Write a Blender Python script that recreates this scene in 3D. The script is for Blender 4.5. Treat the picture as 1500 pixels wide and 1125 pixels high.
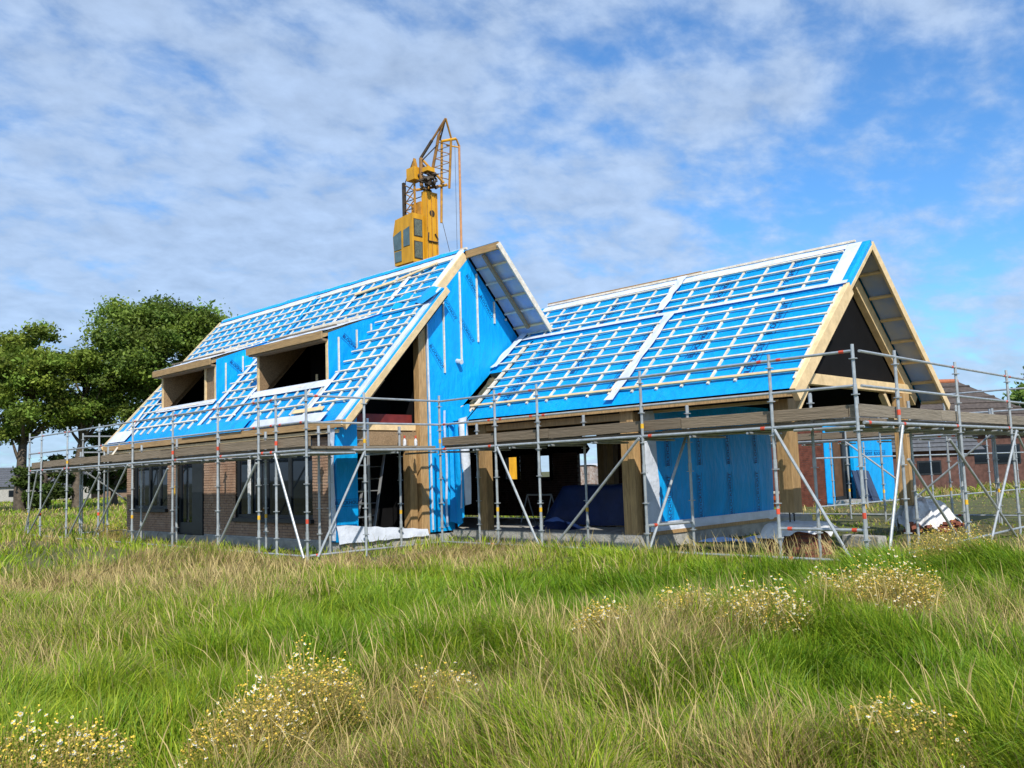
import bpy, bmesh, math, random
import numpy as np
from mathutils import Vector, Matrix
random.seed(7); rng = np.random.default_rng(11)
for o in list(bpy.data.objects): bpy.data.objects.remove(o)
sc = bpy.context.scene; COL = sc.collection

# ------------------------------------------------------------------ camera
CAM_H = 1.5
cam = bpy.data.cameras.new('camera'); camo = bpy.data.objects.new('camera', cam); COL.objects.link(camo)
PITCH, ROLL, YAW = math.radians(5.72), math.radians(-1.934), math.radians(-44.606)
cp, sp, cr, sr = math.cos(PITCH), math.sin(PITCH), math.cos(ROLL), math.sin(ROLL)
R0 = Matrix(((1, 0, 0), (0, sp, -cp), (0, cp, sp)))
RR = Matrix(((cr, -sr, 0), (sr, cr, 0), (0, 0, 1))) @ R0
BB = Matrix(((math.cos(YAW), math.sin(YAW), 0), (-math.sin(YAW), math.cos(YAW), 0), (0, 0, 1)))
cright, cdown, cfwd = BB @ RR[0], BB @ RR[1], BB @ RR[2]
m = Matrix((cright, -cdown, -cfwd)).transposed().to_4x4(); m.translation = (0, 0, CAM_H)
camo.matrix_world = m
cam.sensor_width = 36; cam.lens = 31.065; cam.clip_start = .1; cam.clip_end = 4000
sc.camera = camo
# ------------------------------------------------------------------ sun, sky, exposure
SUN_A, SUN_EL = math.radians(36), math.radians(42)      # A: turned from +x towards -y
sdir = Vector((math.cos(SUN_A) * math.cos(SUN_EL), -math.sin(SUN_A) * math.cos(SUN_EL), math.sin(SUN_EL)))
sl = bpy.data.lights.new('sun', 'SUN'); sl.energy = 4.0; sl.angle = math.radians(.55); sl.color = (1, .945, .86)
so = bpy.data.objects.new('sun', sl); COL.objects.link(so); so.rotation_euler = (-sdir).to_track_quat('-Z', 'Y').to_euler()
so.location = (0, -6, 30)
w = bpy.data.worlds.new('World'); sc.world = w; w.use_nodes = True
nt = w.node_tree; N = nt.nodes; L = nt.links
for n in list(N): N.remove(n)
def nd(tree, t, **k):
    n = tree.nodes.new(t)
    for a, b in k.items(): setattr(n, a, b)
    return n
def mth(tree, op, a, b=None, c=None, clamp=False):
    n = tree.nodes.new('ShaderNodeMath'); n.operation = op; n.use_clamp = clamp
    for i, v in enumerate((a, b, c)):
        if v is None: continue
        if isinstance(v, (int, float)): n.inputs[i].default_value = v
        else: tree.links.new(v, n.inputs[i])
    return n.outputs[0]
sky = nd(nt, 'ShaderNodeTexSky', sky_type='NISHITA', sun_disc=False)
sky.sun_elevation = SUN_EL; sky.sun_rotation = math.atan2(sdir.x, sdir.y); sky.air_density = 1.0; sky.dust_density = .3; sky.ozone_density = 1.6
tc = nd(nt, 'ShaderNodeTexCoord'); sep = nd(nt, 'ShaderNodeSeparateXYZ'); L.new(tc.outputs['Generated'], sep.inputs[0])
zz = mth(nt, 'ADD', mth(nt, 'MAXIMUM', sep.outputs[2], 0.0), .30)
cb = nd(nt, 'ShaderNodeCombineXYZ'); L.new(mth(nt, 'DIVIDE', sep.outputs[0], zz), cb.inputs[0]); L.new(mth(nt, 'DIVIDE', sep.outputs[1], zz), cb.inputs[1])
def noise(scale, detail, rough, dist, off):
    mp = nd(nt, 'ShaderNodeMapping'); mp.inputs['Location'].default_value = off; mp.inputs['Rotation'].default_value = (0, 0, -.55); mp.inputs['Scale'].default_value = (1, .8, 1)
    L.new(cb.outputs[0], mp.inputs[0])
    n = nd(nt, 'ShaderNodeTexNoise'); n.inputs['Scale'].default_value = scale; n.inputs['Detail'].default_value = detail
    n.inputs['Roughness'].default_value = rough; n.inputs['Distortion'].default_value = dist; L.new(mp.outputs[0], n.inputs['Vector'])
    return n.outputs['Fac']
n_big = noise(1.5, 2, .5, .1, (3.1, 1.7, 0)); n_mid = noise(6.5, 5, .52, .15, (.4, 5.2, 2)); n_fine = noise(14.0, 7, .58, .15, (8, 2, 4))
cov = mth(nt, 'ADD', mth(nt, 'ADD', mth(nt, 'MULTIPLY', n_mid, .7), mth(nt, 'MULTIPLY', n_fine, .5)), mth(nt, 'MULTIPLY', n_big, .4))
# the cloud field thins out towards the back right of the site
dotn = nd(nt, 'ShaderNodeVectorMath', operation='DOT_PRODUCT'); L.new(tc.outputs['Generated'], dotn.inputs[0]); dotn.inputs[1].default_value = (-.28, .94, .20)
thin = nd(nt, 'ShaderNodeMapRange', interpolation_type='SMOOTHSTEP'); L.new(dotn.outputs['Value'], thin.inputs[0])
thin.inputs[1].default_value = .955; thin.inputs[2].default_value = .995; thin.inputs[3].default_value = 0; thin.inputs[4].default_value = .17
low = nd(nt, 'ShaderNodeMapRange', interpolation_type='SMOOTHSTEP'); L.new(sep.outputs[2], low.inputs[0]); low.inputs[1].default_value = .02; low.inputs[2].default_value = .42; low.inputs[3].default_value = .13; low.inputs[4].default_value = .0
cov2 = mth(nt, 'SUBTRACT', mth(nt, 'ADD', cov, low.outputs[0]), thin.outputs[0])
dens = nd(nt, 'ShaderNodeMapRange', interpolation_type='SMOOTHSTEP'); L.new(cov2, dens.inputs[0]); dens.inputs[1].default_value = .56; dens.inputs[2].default_value = .90; dens.inputs[4].default_value = .86
shade = nd(nt, 'ShaderNodeMapRange'); L.new(n_fine, shade.inputs[0]); shade.inputs[1].default_value = .3; shade.inputs[2].default_value = .72; shade.inputs[3].default_value = .82; shade.inputs[4].default_value = 1.12
ccol = nd(nt, 'ShaderNodeVectorMath', operation='SCALE'); ccol.inputs[0].default_value = (2.8, 3.6, 4.9); L.new(shade.outputs[0], ccol.inputs['Scale'])
mix = nd(nt, 'ShaderNodeMix', data_type='RGBA'); L.new(dens.outputs[0], mix.inputs[0]); tintn = nd(nt, 'ShaderNodeVectorMath', operation='MULTIPLY'); L.new(sky.outputs[0], tintn.inputs[0]); tintn.inputs[1].default_value = (.46, .80, 1.1); L.new(tintn.outputs[0], mix.inputs[6]); L.new(ccol.outputs[0], mix.inputs[7])
bg = nd(nt, 'ShaderNodeBackground'); bg.inputs[1].default_value = .15; L.new(mix.outputs[2], bg.inputs[0])
wo = nd(nt, 'ShaderNodeOutputWorld'); L.new(bg.outputs[0], wo.inputs[0])
sc.view_settings.view_transform = 'Standard'; sc.view_settings.look = 'None'; sc.view_settings.exposure = .25; sc.view_settings.gamma = 1; sc.view_settings.use_curve_mapping = False
sc.render.engine = 'CYCLES'; sc.render.resolution_x = 1024; sc.render.resolution_y = 768

# ------------------------------------------------------------------ materials
MT = {}
def mat(name, col, rough=.6, var=.15, scale=6, bump=0, bscale=None, metal=0, stretch=None, col2=None, trans=0, spec=.4, coat=0, dirt=None, detail=5):
    """noise-varied principled material in object space; stretch squeezes the noise into grain"""
    if name in MT: return MT[name]
    mt = bpy.data.materials.new(name); mt.use_nodes = True; t = mt.node_tree; b = t.nodes['Principled BSDF']
    b.inputs['Roughness'].default_value = rough; b.inputs['Metallic'].default_value = metal
    b.inputs['Specular IOR Level'].default_value = spec; b.inputs['Coat Weight'].default_value = coat
    co = nd(t, 'ShaderNodeTexCoord'); mp = nd(t, 'ShaderNodeMapping'); t.links.new(co.outputs['Object'], mp.inputs[0])
    if stretch: mp.inputs['Scale'].default_value = stretch
    oi = nd(t, 'ShaderNodeObjectInfo'); ad = nd(t, 'ShaderNodeVectorMath', operation='ADD'); t.links.new(mp.outputs[0], ad.inputs[0])
    sclr = nd(t, 'ShaderNodeVectorMath', operation='SCALE'); cbx = nd(t, 'ShaderNodeCombineXYZ')
    for i in range(3): t.links.new(oi.outputs['Random'], cbx.inputs[i])
    t.links.new(cbx.outputs[0], sclr.inputs[0]); sclr.inputs['Scale'].default_value = 37.0; t.links.new(sclr.outputs[0], ad.inputs[1])
    no = nd(t, 'ShaderNodeTexNoise'); no.inputs['Scale'].default_value = scale; no.inputs['Detail'].default_value = detail; t.links.new(ad.outputs[0], no.inputs['Vector'])
    rmp = nd(t, 'ShaderNodeValToRGB'); t.links.new(no.outputs['Fac'], rmp.inputs[0])
    c2 = col2 if col2 else tuple(min(1, c * (1 + var)) for c in col); c1 = tuple(c * (1 - var) for c in col) if not col2 else col
    rmp.color_ramp.elements[0].position = .33; rmp.color_ramp.elements[1].position = .67
    rmp.color_ramp.elements[0].color = (*c1, 1); rmp.color_ramp.elements[1].color = (*c2, 1)
    hs = nd(t, 'ShaderNodeHueSaturation'); t.links.new(rmp.outputs[0], hs.inputs['Color'])
    mr = nd(t, 'ShaderNodeMapRange'); t.links.new(oi.outputs['Random'], mr.inputs[0]); mr.inputs[3].default_value = 1 - var * .7; mr.inputs[4].default_value = 1 + var * .7
    t.links.new(mr.outputs[0], hs.inputs['Value']); outc = hs.outputs[0]
    if dirt:
        n2 = nd(t, 'ShaderNodeTexNoise'); n2.inputs['Scale'].default_value = dirt[1]; n2.inputs['Detail'].default_value = 8; n2.inputs['Roughness'].default_value = .7
        t.links.new(ad.outputs[0], n2.inputs['Vector']); m2 = nd(t, 'ShaderNodeMapRange'); t.links.new(n2.outputs['Fac'], m2.inputs[0])
        m2.inputs[1].default_value = .5; m2.inputs[2].default_value = .72; m2.inputs[4].default_value = dirt[2]
        mx = nd(t, 'ShaderNodeMix', data_type='RGBA'); t.links.new(m2.outputs[0], mx.inputs[0]); t.links.new(outc, mx.inputs[6]); mx.inputs[7].default_value = (*dirt[0], 1); outc = mx.outputs[2]
    t.links.new(outc, b.inputs['Base Color'])
    if bump:
        nb = nd(t, 'ShaderNodeTexNoise'); nb.inputs['Scale'].default_value = bscale or scale * 3; nb.inputs['Detail'].default_value = 4; t.links.new(ad.outputs[0], nb.inputs['Vector'])
        bp = nd(t, 'ShaderNodeBump'); bp.inputs['Strength'].default_value = bump; bp.inputs['Distance'].default_value = .05; t.links.new(nb.outputs['Fac'], bp.inputs['Height']); t.links.new(bp.outputs[0], b.inputs['Normal'])
    if trans:
        tr = nd(t, 'ShaderNodeBsdfTranslucent'); t.links.new(outc, tr.inputs[0]); ms = nd(t, 'ShaderNodeMixShader'); ms.inputs[0].default_value = trans
        t.links.new(b.outputs[0], ms.inputs[1]); t.links.new(tr.outputs[0], ms.inputs[2]); t.links.new(ms.outputs[0], t.nodes['Material Output'].inputs[0])
    MT[name] = mt; return mt
def attrmat(name, rough, trans, spec=.3):
    mt = bpy.data.materials.new(name); mt.use_nodes = True; t = mt.node_tree; b = t.nodes['Principled BSDF']; b.inputs['Roughness'].default_value = rough; b.inputs['Specular IOR Level'].default_value = spec
    a = nd(t, 'ShaderNodeAttribute', attribute_name='tint'); t.links.new(a.outputs['Color'], b.inputs['Base Color'])
    tr = nd(t, 'ShaderNodeBsdfTranslucent'); t.links.new(a.outputs['Color'], tr.inputs[0]); ms = nd(t, 'ShaderNodeMixShader'); ms.inputs[0].default_value = trans
    t.links.new(b.outputs[0], ms.inputs[1]); t.links.new(tr.outputs[0], ms.inputs[2]); t.links.new(ms.outputs[0], t.nodes['Material Output'].inputs[0])
    MT[name] = mt; return mt
BLUE = mat('blue_membrane', (.002, .315, .74), .5, .10, 1.3, 1.0, 6.5, spec=.2, dirt=((.01, .36, .74), 2.2, .45))
BLUEW = mat('blue_sheet', (.002, .355, .80), .44, .12, 1.1, 1.0, 4.0, spec=.3, stretch=(1.5, 1.5, .6))
NAVY = mat('navy_tarp', (.006, .02, .085), .5, .25, 2, .9, 3)
WHITE = mat('white_membrane', (.66, .71, .80), .55, .1, 2.5, .7, 5, dirt=((.45, .5, .6), 3, .5))
LINING = mat('pale_membrane_underside', (.62, .62, .64), .6, .22, 1.6, .5, 4, col2=(.30, .46, .85), trans=.15)
BATTEN = mat('batten_pine', (.74, .66, .53), .65, .15, 9, .2, stretch=(1, 1, 1), dirt=((.55, .42, .27), 5, .45))
GOLD = mat('fresh_timber', (.74, .55, .30), .6, .12, 5, .15, stretch=(1.2, 1.2, 1.2), dirt=((.55, .36, .16), 7, .45))
OCHRE = mat('raw_fascia', (.42, .27, .12), .65, .2, 6, .2, stretch=(.6, 5, 8), dirt=((.26, .15, .06), 4, .6))
DOUG = mat('douglas_post', (.43, .27, .12), .6, .2, 6, .25, stretch=(6, 6, .7), dirt=((.24, .13, .05), 4, .6))
OSB = mat('osb_board', (.30, .20, .11), .7, .3, 40, .2, dirt=((.16, .1, .05), 3, .4))
PLANK = mat('weathered_plank', (.23, .178, .12), .8, .3, 4, .4, stretch=(.35, 4, 6), dirt=((.075, .06, .05), 4, .7), detail=9)
PLANKY = mat('weathered_plank_grain', (.26, .22, .165), .8, .3, 4, .4, stretch=(4, .35, 6), dirt=((.085, .07, .058), 4, .7), detail=9)
STEEL = mat('galvanised_steel', (.46, .49, .50), .42, .14, 9, .05, metal=.45, dirt=((.30, .31, .31), 6, .5))
REDTAPE = mat('red_tape', (.62, .08, .04), .5, .2); YELTAPE = mat('yellow_tape', (.72, .42, .03), .5, .2)
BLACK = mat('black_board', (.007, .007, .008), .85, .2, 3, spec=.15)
REDBEAM = mat('red_primed_steel', (.17, .022, .02), .5, .2, 5)
BRICK = mat('clay_brick', (.40, .235, .15), .85, .3, 3, .4, 40, col2=(.55, .37, .26), dirt=((.2, .11, .08), 9, .5))
BRICK2 = mat('red_brick', (.24, .08, .05), .85, .3, 7, .4, 40, dirt=((.16, .05, .04), 11, .5))
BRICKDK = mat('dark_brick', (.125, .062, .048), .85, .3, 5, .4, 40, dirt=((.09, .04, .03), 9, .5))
MORTAR = mat('mortar', (.16, .13, .11), .9, .2, 12, .3)
CONC = mat('concrete', (.36, .35, .32), .85, .18, 5, .4, 30, dirt=((.2, .19, .17), 4, .5))
FRAME = mat('anthracite_frame', (.018, .022, .026), .45, .15)
GLASS = mat('window_glass', (.006, .010, .016), .03, .1, spec=.35)
CABGLASS = mat('cab_glass', (.10, .17, .18), .08, .2, 3, spec=.8)
YEL = mat('crane_yellow', (.70, .35, .018), .5, .15, 2, dirt=((.34, .14, .02), 2.2, .55), stretch=(2, 2, .5))
RUST = mat('crane_rust', (.26, .13, .035), .6, .3, 4, dirt=((.08, .045, .02), 5, .6))
YELD = mat('crane_ochre', (.48, .235, .03), .5, .2, 3, dirt=((.12, .06, .02), 4, .7))
DARKM = mat('dark_machinery', (.05, .035, .022), .6, .4, 6)
TILE = mat('roof_tile_brown', (.075, .06, .052), .8, .25, 6, .5, 14)
TILEG = mat('roof_tile_grey', (.10, .105, .115), .7, .2, 6, .4, 14)
RIDGET = mat('ridge_tile_orange', (.42, .14, .06), .8, .2, 6)
INK = mat('print_ink', (.004, .045, .20), .6, .1)
BARK = mat('bark', (.12, .095, .07), .9, .3, 5, .8, 20)
PLAST = mat('white_plastic', (.66, .67, .68), .4, .15, 3, 1.0, 7, dirt=((.4, .4, .4), 6, .5))
ALU = mat('aluminium', (.55, .57, .58), .35, .1, metal=.8)
WALLW = mat('rendered_wall', (.42, .40, .36), .9, .15)
MOSS = mat('mottled_green_cloth', (.035, .06, .02), .9, .4, 9, 1, 20, col2=(.16, .11, .06))
ORANGE = mat('orange_netting', (.62, .13, .03), .6, .2)

# ------------------------------------------------------------------ mesh helpers
ORI = {}
class MB:
    def __init__(s): s.v = []; s.f = []
    def add(s, vs, fs):
        b = len(s.v); s.v += [tuple(v) for v in vs]; s.f += [tuple(i + b for i in f) for f in fs]; return s
    def box(s, a, b):
        x0, y0, z0 = a; x1, y1, z1 = b
        return s.add([(x0,y0,z0),(x1,y0,z0),(x1,y1,z0),(x0,y1,z0),(x0,y0,z1),(x1,y0,z1),(x1,y1,z1),(x0,y1,z1)],
                     [(0,3,2,1),(4,5,6,7),(0,1,5,4),(1,2,6,5),(2,3,7,6),(3,0,4,7)])
    def beam(s, p, q, w, h, up=(0,0,1), bev=0):
        p, q, up = Vector(p), Vector(q), Vector(up); d = (q - p).normalized(); sd = d.cross(up).normalized(); u = sd.cross(d)
        pr = [(-w/2,-h/2),(w/2,-h/2),(w/2,h/2),(-w/2,h/2)]
        if bev:
            b = bev; pr = [(-w/2+b,-h/2),(w/2-b,-h/2),(w/2,-h/2+b),(w/2,h/2-b),(w/2-b,h/2),(-w/2+b,h/2),(-w/2,h/2-b),(-w/2,-h/2+b)]
        n = len(pr); vs = [c + sd*a + u*b for c in (p, q) for a, b in pr]
        return s.add(vs, [tuple(range(n))[::-1], tuple(range(n, 2*n))] + [(i,(i+1)%n,n+(i+1)%n,n+i) for i in range(n)])
    def tube(s, p, q, r, n=8, r2=None, caps=True):
        p, q = Vector(p), Vector(q); d = (q - p).normalized(); a = Vector((0,0,1)) if abs(d.z) < .9 else Vector((1,0,0))
        sd = d.cross(a).normalized(); u = sd.cross(d); r2 = r if r2 is None else r2
        vs = [c + (sd*math.cos(t*2*math.pi/n) + u*math.sin(t*2*math.pi/n))*rr for c, rr in ((p, r), (q, r2)) for t in range(n)]
        return s.add(vs, [(i,(i+1)%n,n+(i+1)%n,n+i) for i in range(n)] + ([tuple(range(n))[::-1], tuple(range(n,2*n))] if caps else []))
    def prism(s, pts, off):
        off = Vector(off); n = len(pts); vs = [Vector(p) for p in pts] + [Vector(p) + off for p in pts]
        return s.add(vs, [tuple(range(n)), tuple(range(n,2*n))[::-1]] + [(i,n+i,n+(i+1)%n,(i+1)%n) for i in range(n)])
    def sheet(s, fn, nu, nv):
        vs = [fn(i/nu, j/nv) for j in range(nv+1) for i in range(nu+1)]
        return s.add(vs, [(j*(nu+1)+i, j*(nu+1)+i+1, (j+1)*(nu+1)+i+1, (j+1)*(nu+1)+i) for j in range(nv) for i in range(nu)])
    def build(s, name, mt, parent=None, smooth=False, recalc=True, kind=None):
        a = np.array(s.v); c = (a.min(0) + a.max(0)) / 2
        if parent is None: c[2] = a[:, 2].min()
        me = bpy.data.meshes.new(name); me.from_pydata((a - c).tolist(), [], s.f)
        if recalc:
            bm = bmesh.new(); bm.from_mesh(me); bmesh.ops.recalc_face_normals(bm, faces=bm.faces); bm.to_mesh(me); bm.free()
        if smooth: me.shade_smooth()
        if mt: me.materials.append(mt)
        o = bpy.data.objects.new(name, me); COL.objects.link(o)
        pw = ORI[parent.name] if parent else Vector((0, 0, 0))
        o.parent = parent; o.location = Vector(c) - pw; ORI[o.name] = Vector(c)
        if kind: o['kind'] = kind
        return o
def tag(o, label, cat, group=None):
    o['label'] = label; o['category'] = cat
    if group: o['group'] = group
    return o
def empty(name, loc, label, cat, group=None):
    o = bpy.data.objects.new(name, None); COL.objects.link(o); o.location = loc; o.empty_display_size = .3; ORI[o.name] = Vector(loc); return tag(o, label, cat, group)
def P(name, mt, parent, *boxes, **k):
    b = MB()
    for a, c in boxes: b.box(a, c)
    return b.build(name, mt, parent, **k)
def BM_(name, mt, parent, p, q, w, h, up=(0,0,1), bev=.004): return MB().beam(p, q, w, h, up, bev).build(name, mt, parent)
# lattice value noise
LAT = rng.random((256, 256))
def vnoise(x, y):
    x = np.asarray(x, float); y = np.asarray(y, float); xi = np.floor(x).astype(int); yi = np.floor(y).astype(int); fx = x - xi; fy = y - yi
    fx = fx*fx*(3-2*fx); fy = fy*fy*(3-2*fy); g = lambda a, b: LAT[a % 256, b % 256]
    return (g(xi,yi)*(1-fx)+g(xi+1,yi)*fx)*(1-fy) + (g(xi,yi+1)*(1-fx)+g(xi+1,yi+1)*fx)*fy
def fbm(x, y, o=4): return sum(vnoise(x*2**i+17*i, y*2**i+31*i)*.5**i for i in range(o)) / sum(.5**i for i in range(o))
# camera-frame ground coordinates: u to the right, d ahead
RGT = np.array([.7119, .7022]); FWD = np.array([-.7022, .7119])
def ud(x, y): return x*RGT[0] + y*RGT[1], x*FWD[0] + y*FWD[1]
def xy(u, d): return u*RGT[0] + d*FWD[0], u*RGT[1] + d*FWD[1]
def ground_z(x, y):
    u, d = ud(np.asarray(x, float), np.asarray(y, float))
    z = (.22*(fbm(x*.35, y*.35, 3) - .5) + .20*(fbm(x*1.15+5, y*1.15, 2) - .5)) * np.exp(-((d-8)/6)**2)
    z = z + .24*np.exp(-(((u-5.0)/3.0)**2 + ((d-9.4)/1.9)**2))          # bank on the right
    z = z + .16*np.exp(-(((u-1.2)/2.2)**2 + ((d-6.8)/1.1)**2)) + .12*np.exp(-(((u+3.4)/2.5)**2 + ((d-9.3)/1.3)**2))
    z = z - .16*np.exp(-(((u-1.0)/2.6)**2 + ((d-9.3)/1.0)**2)) + .10*np.exp(-(((u+.6)/2.4)**2 + ((d-11.0)/.8)**2))
    x = np.asarray(x, float); y = np.asarray(y, float); k = 1/(1+np.exp((x+13.0)*2.2))      # low earth ridge left in front of the scaffolds
    z = z + (.25*np.exp(-((y-6.9)/1.0)**2)*k + .17*np.exp(-((y-10.3)/.9)**2)*(1-k)*np.exp(-np.clip(x+4, 0, 9)**2/6))*(.75+.5*fbm(x*.9, y*.9, 2))*np.exp(-np.clip(-30-x, 0, 60)/6)
    return z
# ------------------------------------------------------------------ ground
def axis(lo, hi, c, s0):
    t = [0]; st = s0
    while t[-1] < 2500: t.append(t[-1] + st); st = st if t[-1] < 16 else st*1.22
    t = np.array(t); return np.concatenate([-t[:0:-1], t]) + c
gx, gy = axis(0, 0, -8, .22), axis(0, 0, 8, .22)
GX, GY = np.meshgrid(gx, gy); GZ = ground_z(GX, GY); nx, ny = len(gx), len(gy)
me = bpy.data.meshes.new('ground'); me.from_pydata(np.stack([GX, GY, GZ], -1).reshape(-1, 3).tolist(), [], [(j*nx+i, j*nx+i+1, (j+1)*nx+i+1, (j+1)*nx+i) for j in range(ny-1) for i in range(nx-1)])
me.shade_smooth(); ground = bpy.data.objects.new('ground', me); COL.objects.link(ground); ground['kind'] = 'structure'
gm = mat('meadow_soil', (.055, .06, .018), .95, .3, .25, .6, 5, col2=(.12, .12, .035), dirt=((.17, .145, .06), .6, .6)); me.materials.append(gm)

# ------------------------------------------------------------------ printed lettering
def text_mesh(txt, size, frame=True):
    cu = bpy.data.curves.new('t', 'FONT'); cu.body = txt; cu.size = size; cu.align_x = 'CENTER'; cu.align_y = 'CENTER'; cu.resolution_u = 2; cu.offset = size*.012
    o = bpy.data.objects.new('t', cu); COL.objects.link(o); dg = bpy.context.evaluated_depsgraph_get(); dg.update()
    me = bpy.data.meshes.new_from_object(o.evaluated_get(dg)); bpy.data.objects.remove(o)
    if frame:
        bm = bmesh.new(); bm.from_mesh(me); xs = [v.co.x for v in bm.verts]; a, b = min(xs)-size*.15, max(xs)+size*.15
        for y0 in (-.72, .62):
            vs = [bm.verts.new((x, y, 0)) for x, y in ((a, size*y0), (b, size*y0), (b, size*(y0+.07)), (a, size*(y0+.07)))]; bm.faces.new(vs)
        bm.to_mesh(me); bm.free()
    me.materials.clear(); me.materials.append(INK); return me
TXT = text_mesh('BLOCKHOUT', .17); TXT_S = text_mesh('BLOCKHOUT', .105, True); TXT_E = text_mesh('BLOCKHOUT', .14, True)
def put_text(me, parent, pos, xdir, ydir):
    x, y = Vector(xdir).normalized(), Vector(ydir).normalized(); z = x.cross(y)
    mw = Matrix((x, y, z)).transposed().to_4x4(); mw.translation = Vector(pos) - ORI[parent.name]
    o = bpy.data.objects.new('printed_lettering', me); COL.objects.link(o); o.parent = parent; o.matrix_local = mw; return o

# ------------------------------------------------------------------ the house
house = empty('timber_house', (-16, 14, 0), 'unfinished house wrapped in blue roofing membrane with bare battens', 'house')
GX_, RY, RZ, K = -15.2, 14.0, 6.8, 1.1                 # gable plane, ridge, slope of the tall part
VX = -14.9                                             # verge of the lower front roof
def zf(y): return RZ - K*(RY - y)
nf = Vector((0, -K, 1)).normalized()
WY, WZ, WK, WX = 16.7, 5.69, .867, -6.7                # ridge, slope and verge of the wing
def zw(y): return WZ - WK*abs(WY - y)
nw = Vector((0, -WK, 1)).normalized(); nwr = Vector((0, WK, 1)).normalized()
# concrete floors
slab = P('floor_slab', CONC, house, ((-26.1, 10.32, -.3), (-15.15, 18.3, .2)))
P('floor_slab', CONC, house, ((-15.15, 13.32, -.3), (-9.93, 20.1, .27)))
P('first_floor', OSB, house, ((-26, 10.55, 2.42), (-15.6, 17.9, 2.6)))
def roof_sheet(name, mt, parent, x0, x1, y0, y1, z, n, lift=.004, amp=.010, res=.16):
    nu, nv = max(2, int(abs(x1-x0)/res)), max(2, int(abs(y1-y0)*1.4/res))
    def fn(u, v):
        x = x0+(x1-x0)*u; y = y0+(y1-y0)*v; e = min(1, 6*min(u, 1-u, v, 1-v)+.15)
        a = lift + amp*e*(2*float(vnoise(x*2.3+7, y*5.1))+float(vnoise(x*6+y*3, y*9))-.6)
        p = Vector((x, y, z(y))); return p + n*a
    return MB().sheet(fn, nu, nv).build(name, mt, parent, smooth=True, recalc=False)
def roof_panel(name, mt, x0, x1, y0, y1, z, n, th=.2, parent=house):
    return MB().prism([(x0,y0,z(y0)),(x1,y0,z(y0)),(x1,y1,z(y1)),(x0,y1,z(y1))], -n*th).build(name, mt, parent)
LX = -27.3
D1, D2, DY, DB = (-25.4, -22.05), (-19.9, -16.75), 11.15, 12.62
front = roof_sheet('roof_membrane', BLUE, house, LX, VX, 10.25, DY, zf, nf)
roof_panel('roof_panel', OSB, LX, VX, 10.25, DY, zf, nf)
for a, b in ((LX, D1[0]), (D1[1], D2[0]), (D2[1], VX)):
    roof_sheet('roof_membrane', BLUE, house, a, b, DY, DB, zf, nf); roof_panel('roof_panel', OSB if b < VX else BLACK, a, b, DY+.001, DB, zf, nf)
upper = roof_sheet('roof_membrane', BLUE, house, LX, GX_, DB, RY, lambda y: zf(y), nf, lift=.012)
roof_panel('roof_panel', BLACK, LX, GX_, DB+.001, RY, zf, nf)
roof_sheet('roof_membrane', BLUE, house, GX_, VX-.002, DB, 12.98, zf, nf, lift=.006); roof_panel('roof_panel', BLACK, GX_+.001, VX, DB+.002, 12.98, zf, nf)
nr = Vector((0, K, 1)).normalized(); zr = lambda y: RZ - K*(y-RY)
roof_panel('roof_panel', BLACK, LX, GX_, RY+.001, 18.3, zr, nr); roof_sheet('roof_membrane', BLUE, house, LX, -14.1, RY, 18.3 if 0 else 15.75, zr, nr, res=.5)
# overhang of the rear slope over the gable
OV = -14.12
lin = MB().prism([(GX_+.02, RY+.05, zr(RY+.05)-.02), (OV, RY+.05, zr(RY+.05)-.02), (OV, 15.85, zr(15.85)-.02), (GX_+.02, 15.85, zr(15.85)-.02)], -nr*.012).build('overhang_lining', LINING, house)
for i in range(6):
    y = 14.32 + i*.30; BM_('batten', BATTEN if i % 2 else GOLD, lin, (GX_+.03, y, zr(y)-.075), (OV-.04, y, zr(y)-.075), .045, .05, nr)
BM_('rafter', OSB, lin, (-14.66, 14.05, zr(14.05)-.15), (-14.66, 15.5, zr(15.5)-.15), .09, .07, nr)
BM_('ridge_beam', OCHRE, house, (GX_-.05, RY+.02, RZ-.10), (OV+.02, RY+.02, RZ-.10), .07, .17)
BM_('barge_board', BATTEN, house, (OV+.025, RY-.01, RZ-.06), (OV+.025, 15.9, zr(15.9)-.06), .045, .13, nr)
BM_('barge_board', GOLD, house, (GX_-.02, RY-.02, zf(RY-.02)-.10), (GX_-.02, 12.75, zf(12.75)-.10), .05, .19, nf)
BM_('verge_board', WHITE, house, (GX_-.12, RY-.03, zf(RY-.03)+.045), (GX_-.12, 12.78, zf(12.78)+.045), .16, .05, nf)
BM_('barge_board', GOLD, house, (VX+.03, 13.1, zf(13.1)-.12), (VX+.03, 10.22, zf(10.22)-.12), .05, .14, nf)
BM_('barge_board', BLUEW, house, (VX+.02, 13.0, zf(13.0)-.015), (VX+.02, 10.2, zf(10.2)-.015), .03, .07, nf)
BM_('verge_board', WHITE, house, (VX-.13, 12.98, zf(12.98)+.045), (VX-.13, 10.2, zf(10.2)+.045), .17, .05, nf)
BM_('barge_board', GOLD, house, (LX-.02, RY, RZ-.06), (LX-.02, 10.2, zf(10.2)-.06), .05, .2, nf)
BM_('ridge_batten', BATTEN, house, (LX, RY+.01, RZ+.055), (GX_+.02, RY+.01, RZ+.055), .06, .05)
roof_sheet('ridge_foil', WHITE, house, LX+.1, GX_-.2, 13.82, RY+.02, zf, nf, lift=.03, amp=.012, res=.25)
roof_sheet('ridge_foil', BLUEW, house, LX+.1, GX_-.2, 13.93, RY+.05, zf, nf, lift=.055, amp=.02, res=.25)
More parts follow.
